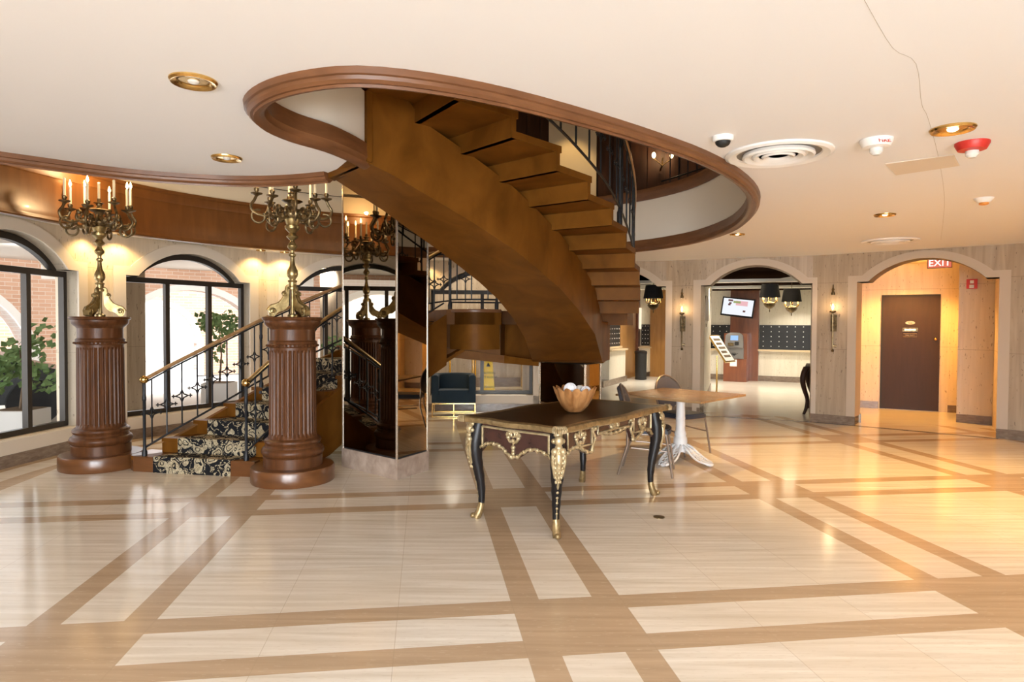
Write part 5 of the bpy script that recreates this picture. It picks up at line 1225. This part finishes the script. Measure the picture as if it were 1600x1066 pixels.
m = MB(); m.add([DP(dm + .075 * math.cos(a), .021, 1.59 + .032 * math.sin(a)) for a in [2 * PI * k / 24 for k in range(24)]] + [DP(dm + .075 * math.cos(a), .028, 1.59 + .032 * math.sin(a)) for a in [2 * PI * k / 24 for k in range(24)]], [tuple(range(23, -1, -1)), tuple(range(24, 48))] + [(k, (k + 1) % 24, 24 + (k + 1) % 24, 24 + k) for k in range(24)])
tag(m.build('door_plate', 'gilt'), 'oval gilt number plate on the dark door in the alcove', 'door plate')
rotd = Matrix(((dt.x, 0, dn.x, 0), (dt.y, 0, dn.y, 0), (0, 1, 0, 0), (0, 0, 0, 1)))
px = bpy.data.objects['door_plate']; text_mesh('lettering', 'C.S.', .04, 'black2', px, Matrix.Translation(DP(dm, .029, 1.59)) @ rotd)
ms = dbox(MB(), dm - .12, dm + .12, .021, .035, 1.43, 1.50).build('mail_slot', 'bronze'); tag(ms, 'metal mail slot on the dark door under the oval plate', 'mail slot')
dbox(MB(), dm - .085, dm + .085, .036, .045, 1.455, 1.475).build('slot_flap', 'brass', ms)
mn = dbox(MB(), dm - .105, dm + .105, .021, .027, 1.335, 1.395).build('mail_sign', 'doorm'); tag(mn, 'small framed sign plate on the dark door below the mail slot', 'sign')
m = MB(); m.tube([DP(dm - .105, .027, 1.335), DP(dm + .105, .027, 1.335), DP(dm + .105, .027, 1.395), DP(dm - .105, .027, 1.395)], .004, 5, closed=True); m.build('sign_border', 'gilt', mn)
text_mesh('lettering', 'MAIL SLOT', .03, 'gilt', mn, Matrix.Translation(DP(dm, .029, 1.365)) @ rotd)
kn = MB(); kn.tube([DP(s1 - .07, .02, 1.30), DP(s1 - .07, .06, 1.30)], .016, 8); kn.ball(DP(s1 - .07, .06, 1.30), .024, 10); structure(kn.build('door_lock', 'brass', dr))
# exit sign hung from the alcove ceiling
ex = thing('exit_sign', 'red lit EXIT sign half hidden behind the top of the alcove arch', 'exit sign', (6.93, 10.55, 2.56))
ea = Vector((.79, -.61)); en = Vector((-.61, -.79))
def EP(x, d, z): return (6.93 + ea.x * x + en.x * d, 10.55 + ea.y * x + en.y * d, z)
def ebox(mb, xa, xb, da, db, za, zb): return mb.add([EP(xa, da, za), EP(xb, da, za), EP(xb, db, za), EP(xa, db, za), EP(xa, da, zb), EP(xb, da, zb), EP(xb, db, zb), EP(xa, db, zb)], [(0, 3, 2, 1), (4, 5, 6, 7), (0, 1, 5, 4), (1, 2, 6, 5), (2, 3, 7, 6), (3, 0, 4, 7)])
ebox(MB(), -.17, .17, -.03, .03, 2.47, 2.655).build('housing', 'tan', ex); ebox(MB(), -.16, .16, .031, .035, 2.48, 2.645).build('sign_face', 'exitred', ex)
text_mesh('lettering', 'EXIT', .15, 'exitwhite', ex, Matrix.Translation((ea.x * 0 + en.x * .036, en.y * .036, -.01)) @ Matrix(((ea.x, 0, en.x, 0), (ea.y, 0, en.y, 0), (0, 1, 0, 0), (0, 0, 0, 1))))
# fire horn on the right-hand alcove wall
fa, ft, fn_, fl_ = frame2((7.10, 10.33), (7.75, 9.80)); fn_ = -fn_
def FP(x, d, z): q = fa + ft * x + fn_ * d; return (q.x, q.y, z)
sA = .17
fh = thing('fire_alarm_horn', 'red wall fire alarm horn with clear strobe in the alcove', 'fire alarm', FP(sA, 0, 2.18))
def fbox(mb, xa, xb, da, db, za, zb): return mb.add([FP(xa, da, za), FP(xb, da, za), FP(xb, db, za), FP(xa, db, za), FP(xa, da, zb), FP(xb, da, zb), FP(xb, db, zb), FP(xa, db, zb)], [(0, 3, 2, 1), (4, 5, 6, 7), (0, 1, 5, 4), (1, 2, 6, 5), (2, 3, 7, 6), (3, 0, 4, 7)])
fbox(MB(), sA - .07, sA + .07, .001, .05, 2.12, 2.27).build('horn_body', 'red', fh); fbox(MB(), sA - .03, sA + .03, .05, .085, 2.13, 2.18).build('strobe_lens', 'lens', fh); fbox(MB(), sA - .025, sA + .025, .051, .054, 2.20, 2.25).build('white_mark', 'paper', fh)

# ================================================================== BACK HALL
def hthing(wl, name, label, cat, u0, u1, group=None):
    s = (U(wl, u0) + U(wl, u1)) / 2; p = along(*wl, s); return thing(name, label, cat, (p.x, p.y, 0), 0, group)
def keypanel(wl, u0, u1, z0, z1, label, off=0.0):
    t = hthing(wl, 'key_rack', label, 'key rack', u0, u1, 'black key racks on the hall wall'); sa, sb = U(wl, u0), U(wl, u1)
    m = MB(); onwall(m, *wl, sa, sb, z0, z1, off + .06, back=off + .0); m.build('rack_panel', 'keys', t)
    nx = max(3, round((sb - sa) / .20)); nz = 5; a = Vector(wl[0]); tt_ = (Vector(wl[1]) - a).normalized(); nn_ = Vector((-tt_.y, tt_.x)); nn_ = nn_ if nn_.dot(Vector((5, 15)) - a) > 0 else -nn_
    m = MB()
    for i in range(nx):
        for j in range(nz):
            q = a + tt_ * (sa + (i + .5) * (sb - sa) / nx) + nn_ * (off + .065); z = z0 + (j + .5) * (z1 - z0) / nz; m.ball((q.x, q.y, z + .02), .014, 6)
    m.build('number_dots', 'paper', t)
    m = MB(); onwall(m, *wl, sa - .03, sb + .03, z0 - .05, z0, off + .12, back=off); m.build('shelf', 'counter', t)
    return t
KZ0, KZ1 = .88, 1.55
keypanel(WLl, 947, 965.5, .96, 1.60, 'black key rack at the first reception counter seen beside the stair')
keypanel(WLr, 1003, 1015.5, .92, 1.55, 'narrow black key rack behind the litter bin')
keypanel(WLr, 1100, 1141, KZ0, KZ1, 'black key rack with white numbers left of the cash machine')
keypanel(WLr, 1187, 1275, KZ0, KZ1, 'wide black key rack with white numbers right of the cash machine')
lc = hthing(WLl, 'hall_counter', 'pale stone counter under the first key rack beside the stair', 'counter', 940, 974)
m = MB(); onwall(m, *WLl, U(WLl, 938), U(WLl, 964), .15, .86, .24, back=.002); m.build('counter_front', 'hallwall', lc); m = MB(); onwall(m, *WLl, U(WLl, 938), U(WLl, 965), .86, .90, .30, back=.002); m.build('counter_top', 'counter', lc)
rc = hthing(WLr, 'reception_counter', 'pale stone reception counter behind the litter bin', 'counter', 1002, 1020)
m = MB(); onwall(m, *WLr, U(WLr, 1003), U(WLr, 1017), .15, .85, .30, back=.04); m.build('counter_front', 'hallwall', rc); m = MB(); onwall(m, *WLr, U(WLr, 1003), U(WLr, 1019), .85, .89, .36, back=.04); m.build('counter_top', 'counter', rc)
# litter bin
lb = thing('litter_bin', 'tall black litter bin standing by the reception counter', 'litter bin', (3.63, 18.25, 0)); m = MB(); m.lathe([(0, 0), (.16, 0), (.165, .03), (.155, .06), (.165, .70), (.175, .74), (0, .74)], (3.63, 18.25, 0), 20); m.build('body', 'black2', lb); m = MB(); m.lathe([(.18, .74), (.18, .79), (.1, .82), (0, .82)], (3.63, 18.25, 0), 20); m.build('lid', 'black', lb)
# cash machine
aw = along(*WLr, (U(WLr, 1137) + U(WLr, 1172)) / 2); wt = (Vector(HG) - Vector(HF)).normalized(); wn = Vector((wt.y, -wt.x)); wn = wn if wn.dot(Vector((5, 15)) - Vector(HF)) > 0 else -wn
am = thing('cash_machine', 'cash machine in a cherry wood cabinet under the wall screen', 'cash machine', (aw.x, aw.y, 0)); wA = U(WLr, 1172) - U(WLr, 1137)
def AP(x, d, z): q = aw + wt * x + wn * d; return (q.x, q.y, z)
def abox(mb, xa, xb, da, db, za, zb): return mb.add([AP(xa, da, za), AP(xb, da, za), AP(xb, db, za), AP(xa, db, za), AP(xa, da, zb), AP(xb, da, zb), AP(xb, db, zb), AP(xa, db, zb)], [(0, 3, 2, 1), (4, 5, 6, 7), (0, 1, 5, 4), (1, 2, 6, 5), (2, 3, 7, 6), (3, 0, 4, 7)])
hA = wA / 2
abox(MB(), -hA, hA, .14, .60, 0, .62).build('cabinet', 'atmwood', am); abox(MB(), -hA, hA, .14, .55, .62, 1.32).build('surround', 'atmwood', am)
m = MB(); abox(m, -.27, .22, .56, .62, .63, .92); m.build('lower_fascia', 'grey', am)
m = MB(); m.add([AP(-.27, .56, .93), AP(.22, .56, .93), AP(.22, .66, .93), AP(-.27, .66, .93), AP(-.25, .56, 1.27), AP(.2, .56, 1.27), AP(.2, .60, 1.27), AP(-.25, .60, 1.27), AP(-.15, .56, 1.34), AP(.1, .56, 1.34), AP(.1, .58, 1.34), AP(-.15, .58, 1.34)], [(0, 3, 2, 1), (0, 1, 5, 4), (1, 2, 6, 5), (2, 3, 7, 6), (3, 0, 4, 7), (4, 5, 9, 8), (5, 6, 10, 9), (6, 7, 11, 10), (7, 4, 8, 11), (8, 9, 10, 11)]); m.build('upper_fascia', 'grey', am)
m = MB(); m.add([AP(-.12, .628, 1.13), AP(.08, .628, 1.13), AP(.08, .612, 1.26), AP(-.12, .612, 1.26)], [(0, 1, 2, 3)]); m.add([AP(-.12, .60, 1.13), AP(.08, .60, 1.13), AP(.08, .60, 1.26), AP(-.12, .60, 1.26)], [(3, 2, 1, 0)]); m.build('screen', 'screenblue', am)
abox(MB(), .0, .10, .60, .665, 1.0, 1.09).build('card_reader', 'black2', am); abox(MB(), -.18, -.03, .62, .68, .98, 1.06).build('keypad', 'bronze', am)
m = MB()
for k in (-2, -1, 0, 1, 2): m.tube([AP(-.02, .624, .72), AP(-.02 + k * .05, .624, .80 - abs(k) * .012)], [.012, .004], 5)
m.build('emblem', 'black2', am)
nt = abox(MB(), -.13, .05, .601, .605, .42, .60).build('paper_notice', 'paper'); tag(nt, 'white paper notice taped to the front of the cash machine cabinet', 'notice')
# wall screen
ws = thing('wall_screen', 'flat wall screen tilted above the cash machine showing a white page with pink pictures', 'screen', AP(0, .3, 1.75))
sm_ = Matrix.Translation(AP(.02, .36, 2.03)) @ Matrix(((wt.x, wn.x, 0, 0), (wt.y, wn.y, 0, 0), (0, 0, 1, 0), (0, 0, 0, 1))) @ Matrix.Rotation(.12, 4, 'Y') @ Matrix.Rotation(.10, 4, 'X')
MB(sm_).box(-.43, .43, -.03, .03, -.26, .26).build('bezel', 'black', ws); MB(sm_).box(-.395, .395, .031, .033, -.215, .225).build('display', 'screen', ws)
MB(sm_).box(-.06, .25, .034, .035, .05, .18).build('pink_panel', 'screenred', ws)
m = MB(sm_)
for (x, z) in ((-.27, .15), (-.21, .15), (-.24, .07), (-.26, .03), (.15, -.12)): m.box(x, x + .065, .034, .036, z, z + .05)
m.build('dark_pictures', 'screendark', ws); MB(sm_).box(-.13, .06, .036, .037, .11, .17).build('green_picture', 'screengreen', ws)
m = MB(); m.cyl(AP(0, .12, 2.06), AP(.02, .36, 2.03), .03, 8); m.build('mount_arm', 'black2', ws)
# hanging lamps with black shades
def chandelier(x, y, zt, label):
    t = thing('hanging_lamp', label, 'hanging lamp', (x, y, zt), 0, 'black-shaded hanging lamps in the back hall')
    m = MB(); m.lathe([(.21, zt - .30), (.165, zt - .02), (.16, zt - .02), (.205, zt - .30)], (x, y, 0), 28); m.build('shade', 'shade', t)
    m = MB(); m.tube([(x, y, zt - .05), (x, y, 2.60)], .006, 6); m.lathe([(.05, 2.59), (.05, 2.60), (0, 2.60)], (x, y, 0), 12); m.build('chain', 'bronze', t)
    m = MB(); m.lathe([(0, zt - .62), (.012, zt - .60), (.01, zt - .55), (.05, zt - .53), (.10, zt - .49), (.125, zt - .44), (.12, zt - .43), (.05, zt - .42), (.02, zt - .38), (.02, zt - .05), (0, zt - .05)], (x, y, 0), 20); m.build('bowl', 'bronze', t)
    for k in range(6):
        a = 2 * PI * k / 6; m = MB(); m.tube(smoothpath([(x + r * math.cos(a), y + r * math.sin(a), zt + z) for r, z in ((.03, -.40), (.10, -.42), (.16, -.38), (.15, -.35))], 3), .008, 6); m.lathe([(.009, -.35), (.009, -.30), (0, -.30)], (x + .15 * math.cos(a), y + .15 * math.sin(a), zt), 8); ar = m.build('arm', 'brass', t)
        m = MB(); m.lathe([(0, -.302), (.014, -.285), (.016, -.27), (0, -.24)], (x + .15 * math.cos(a), y + .15 * math.sin(a), zt), 8); m.build('bulb', 'bulb', ar)
    lamp('POINT', 'hanging_lamp_light', (x, y, zt - .33), 14, (1, .80, .52), t, shadow_soft_size=.12)
chandelier(5.45, 13.75, 2.43, 'hanging lamp with black drum shade seen through the second arch, the one on the left')
chandelier(6.15, 14.3, 2.36, 'hanging lamp with black drum shade seen through the second arch, the one on the right')
chandelier(3.02, 13.9, 2.40, 'hanging lamp with black drum shade seen through the arch beside the stair')
for x, y in ((4.4, 14.0), (5.4, 15.6), (6.6, 15.9), (5.0, 17.2), (7.3, 16.6)): lamp('SPOT', 'hall_fill', (x, y, 2.42), 130, (1, .91, .76), spot_size=2.25, spot_blend=.6, shadow_soft_size=.05)  # spot lamps without fixtures, added to brighten the back hall
lamp('AREA', 'reception_light', (3.6, 17.0, 2.45), 45, (1, .92, .80), shape='DISK', size=.5, rot=(0, 0, 0), spread=2.2)
# menu stand
mst = thing('menu_stand', 'brass menu stand with a tilted framed board inside the second arch', 'menu stand', (4.62, 14.6, 0))
m = MB(); m.lathe([(0, 0), (.17, 0), (.17, .012), (.03, .025), (.018, .05), (.018, .85), (0, .85)], (4.62, 14.6, 0), 16); m.build('post', 'brass', mst)
bmx = Matrix.Translation((4.70, 14.5, 1.02)) @ Matrix.Rotation(-0.75, 4, 'Z') @ Matrix.Rotation(math.radians(55), 4, 'Y')
MB(bmx).box(-.36, .36, -.25, .25, -.03, .0).build('board_frame', 'brass', mst); MB(bmx).box(-.33, .33, -.22, .22, .001, .004).build('menu_sheet', 'paper', mst)
m = MB(bmx)
for k in range(5): m.box(-.26 + k * .11, -.20 + k * .11, -.16, .16 - .05 * (k % 2), .0045, .006)
m.build('menu_pictures', 'tan', mst)
# plaque and switch on the passage wall, console table behind the pier
pa = Vector((3.36, 11.4)); pt = (Vector((4.80, 15.6)) - Vector((3.30, 11.25))).normalized(); pn = Vector((pt.y, -pt.x))
structure(MB().prism([(3.33, 11.33), (4.72, 15.4), (4.6, 15.44), (3.22, 11.37)], 0, 2.62).build('wall_passage', 'hallwall'))
structure(MB().prism([Vector((3.33, 11.33)), Vector((4.72, 15.4)), Vector((4.72, 15.4)) + pn * .02, Vector((3.33, 11.33)) + pn * .02], 0, .15).build('baseboard_passage', 'base'))
def PP(s, d, z): q = Vector((3.33, 11.33)) + (Vector((4.72, 15.4)) - Vector((3.33, 11.33))).normalized() * s + pn * d; return (q.x, q.y, z)
def us(u): k = (u - 800) / 1013.83; d = (Vector((4.72, 15.4)) - Vector((3.33, 11.33))).normalized(); return (k * 11.33 - 3.33) / (d.x - k * d.y)
sm0, sm1 = us(1100), us(1105.5)
m = MB(); zz_ = [(sm0, 1.62), (sm1, 1.62), (sm1, 2.0)] + [((sm0 + sm1) / 2 + (sm1 - sm0) / 2 * math.cos(a), 2.0 + .10 * math.sin(a)) for a in [PI * k / 8 for k in range(1, 8)]] + [(sm0, 2.0)]
m.add([PP(s, .002, z) for s, z in zz_] + [PP(s, .02, z) for s, z in zz_], [tuple(range(len(zz_))), tuple(range(2 * len(zz_) - 1, len(zz_) - 1, -1))] + [(i, len(zz_) + i, len(zz_) + (i + 1) % len(zz_), (i + 1) % len(zz_)) for i in range(len(zz_))])
tag(m.build('wall_plaque', 'tan'), 'dark arched plaque on the passage wall just inside the second arch', 'plaque')
sx_ = (sm0 + sm1) / 2; m = MB(); m.add([PP(sx_ - .12, .002, 1.50), PP(sx_ + .12, .002, 1.50), PP(sx_ + .12, .002, 1.56), PP(sx_ - .12, .002, 1.56), PP(sx_ - .12, .014, 1.50), PP(sx_ + .12, .014, 1.50), PP(sx_ + .12, .014, 1.56), PP(sx_ - .12, .014, 1.56)], [(0, 1, 2, 3), (5, 4, 7, 6), (0, 4, 5, 1), (3, 2, 6, 7), (0, 3, 7, 4), (1, 5, 6, 2)]); tag(m.build('wall_switch', 'tan'), 'small dark switch plate under the arched plaque', 'switch')
cn = thing('console_table', 'carved wooden console table leg showing beside the second arch', 'console table', (5.20, 11.35, 0))
m = MB(); m.prism([(5.03, 11.12), (5.55, 11.0), (5.95, 11.9), (5.5, 12.1)], .80, .83); m.build('table_top', 'darkwood', cn)
for (x, y, s) in ((5.08, 11.17, -1), (5.50, 11.08, 1), (5.55, 12.02, -1), (5.88, 11.88, 1)):
    m = MB(); m.tube(smoothpath([(x + s * .0, y, .80), (x - .05, y - .01, .70), (x - .07, y - .01, .58), (x - .03, y, .42), (x + .02, y, .26), (x, y, .10), (x - .04, y, .0)], 4), [.055 - .0014 * k for k in range(25)], 10); m.build('leg', 'darkwood', cn)
# lit picture on the hall wall and dome light
m = MB(); m.lathe([(.10, 2.60), (.11, 2.57), (.08, 2.52), (0, 2.50)], (4.9, 13.9, 0), 18); tag(m.build('hall_dome_light', glow('hall_dome_glow', (1, .85, .62), 3.0)), 'small glowing glass ceiling light inside the second arch', 'ceiling light')
gp_ = MB(); onwall(gp_, *WLl, U(WLl, 992), U(WLl, 1000.5), 1.42, 2.05, .16, back=.122); tag(gp_.build('light_panel', glow('warm_panel_glow', (1, .86, .62), 1.1)), 'small glowing panel sign on the wooden pilaster beside the stair', 'sign')
# ================================================================== UPPER FLOOR
structure(MB().prism([(0.62, 11.30), (1.45, 11.33), (1.45, 11.36), (0.62, 11.33)], UZ, 5.2).build('wall_upper_niche', 'cream'))
lamp('SPOT', 'niche_fill', (1.0, 10.4, 5.3), 60, (1, .62, .22), aim=(1.03, 11.3, 4.0), spot_size=.9, spot_blend=.6, shadow_soft_size=.05)  # spot lamp added to light the cream panel yellow
us_ = thing('upper_wall_lamp', 'lit wall lamp on the dark panelled upper wall seen through the opening', 'wall lamp', (2.55, 11.1, 4.35))
m = MB(); m.tube([(2.55, 11.3, 4.2), (2.55, 11.15, 4.25), (2.55, 11.12, 4.38)], .015, 6); m.tube([(2.40, 11.12, 4.36), (2.55, 11.14, 4.25), (2.70, 11.12, 4.36)], .012, 6); m.build('bracket', 'bronze', us_)
for x in (2.40, 2.70): m = MB(); m.ball((x, 11.12, 4.42), .035, 10, (1, 1, 1.5)); m.build('bulb', 'bulb', us_)
lamp('POINT', 'upper_wall_lamp_light', (2.55, 11.0, 4.5), 14, WARM, us_, shadow_soft_size=.08)
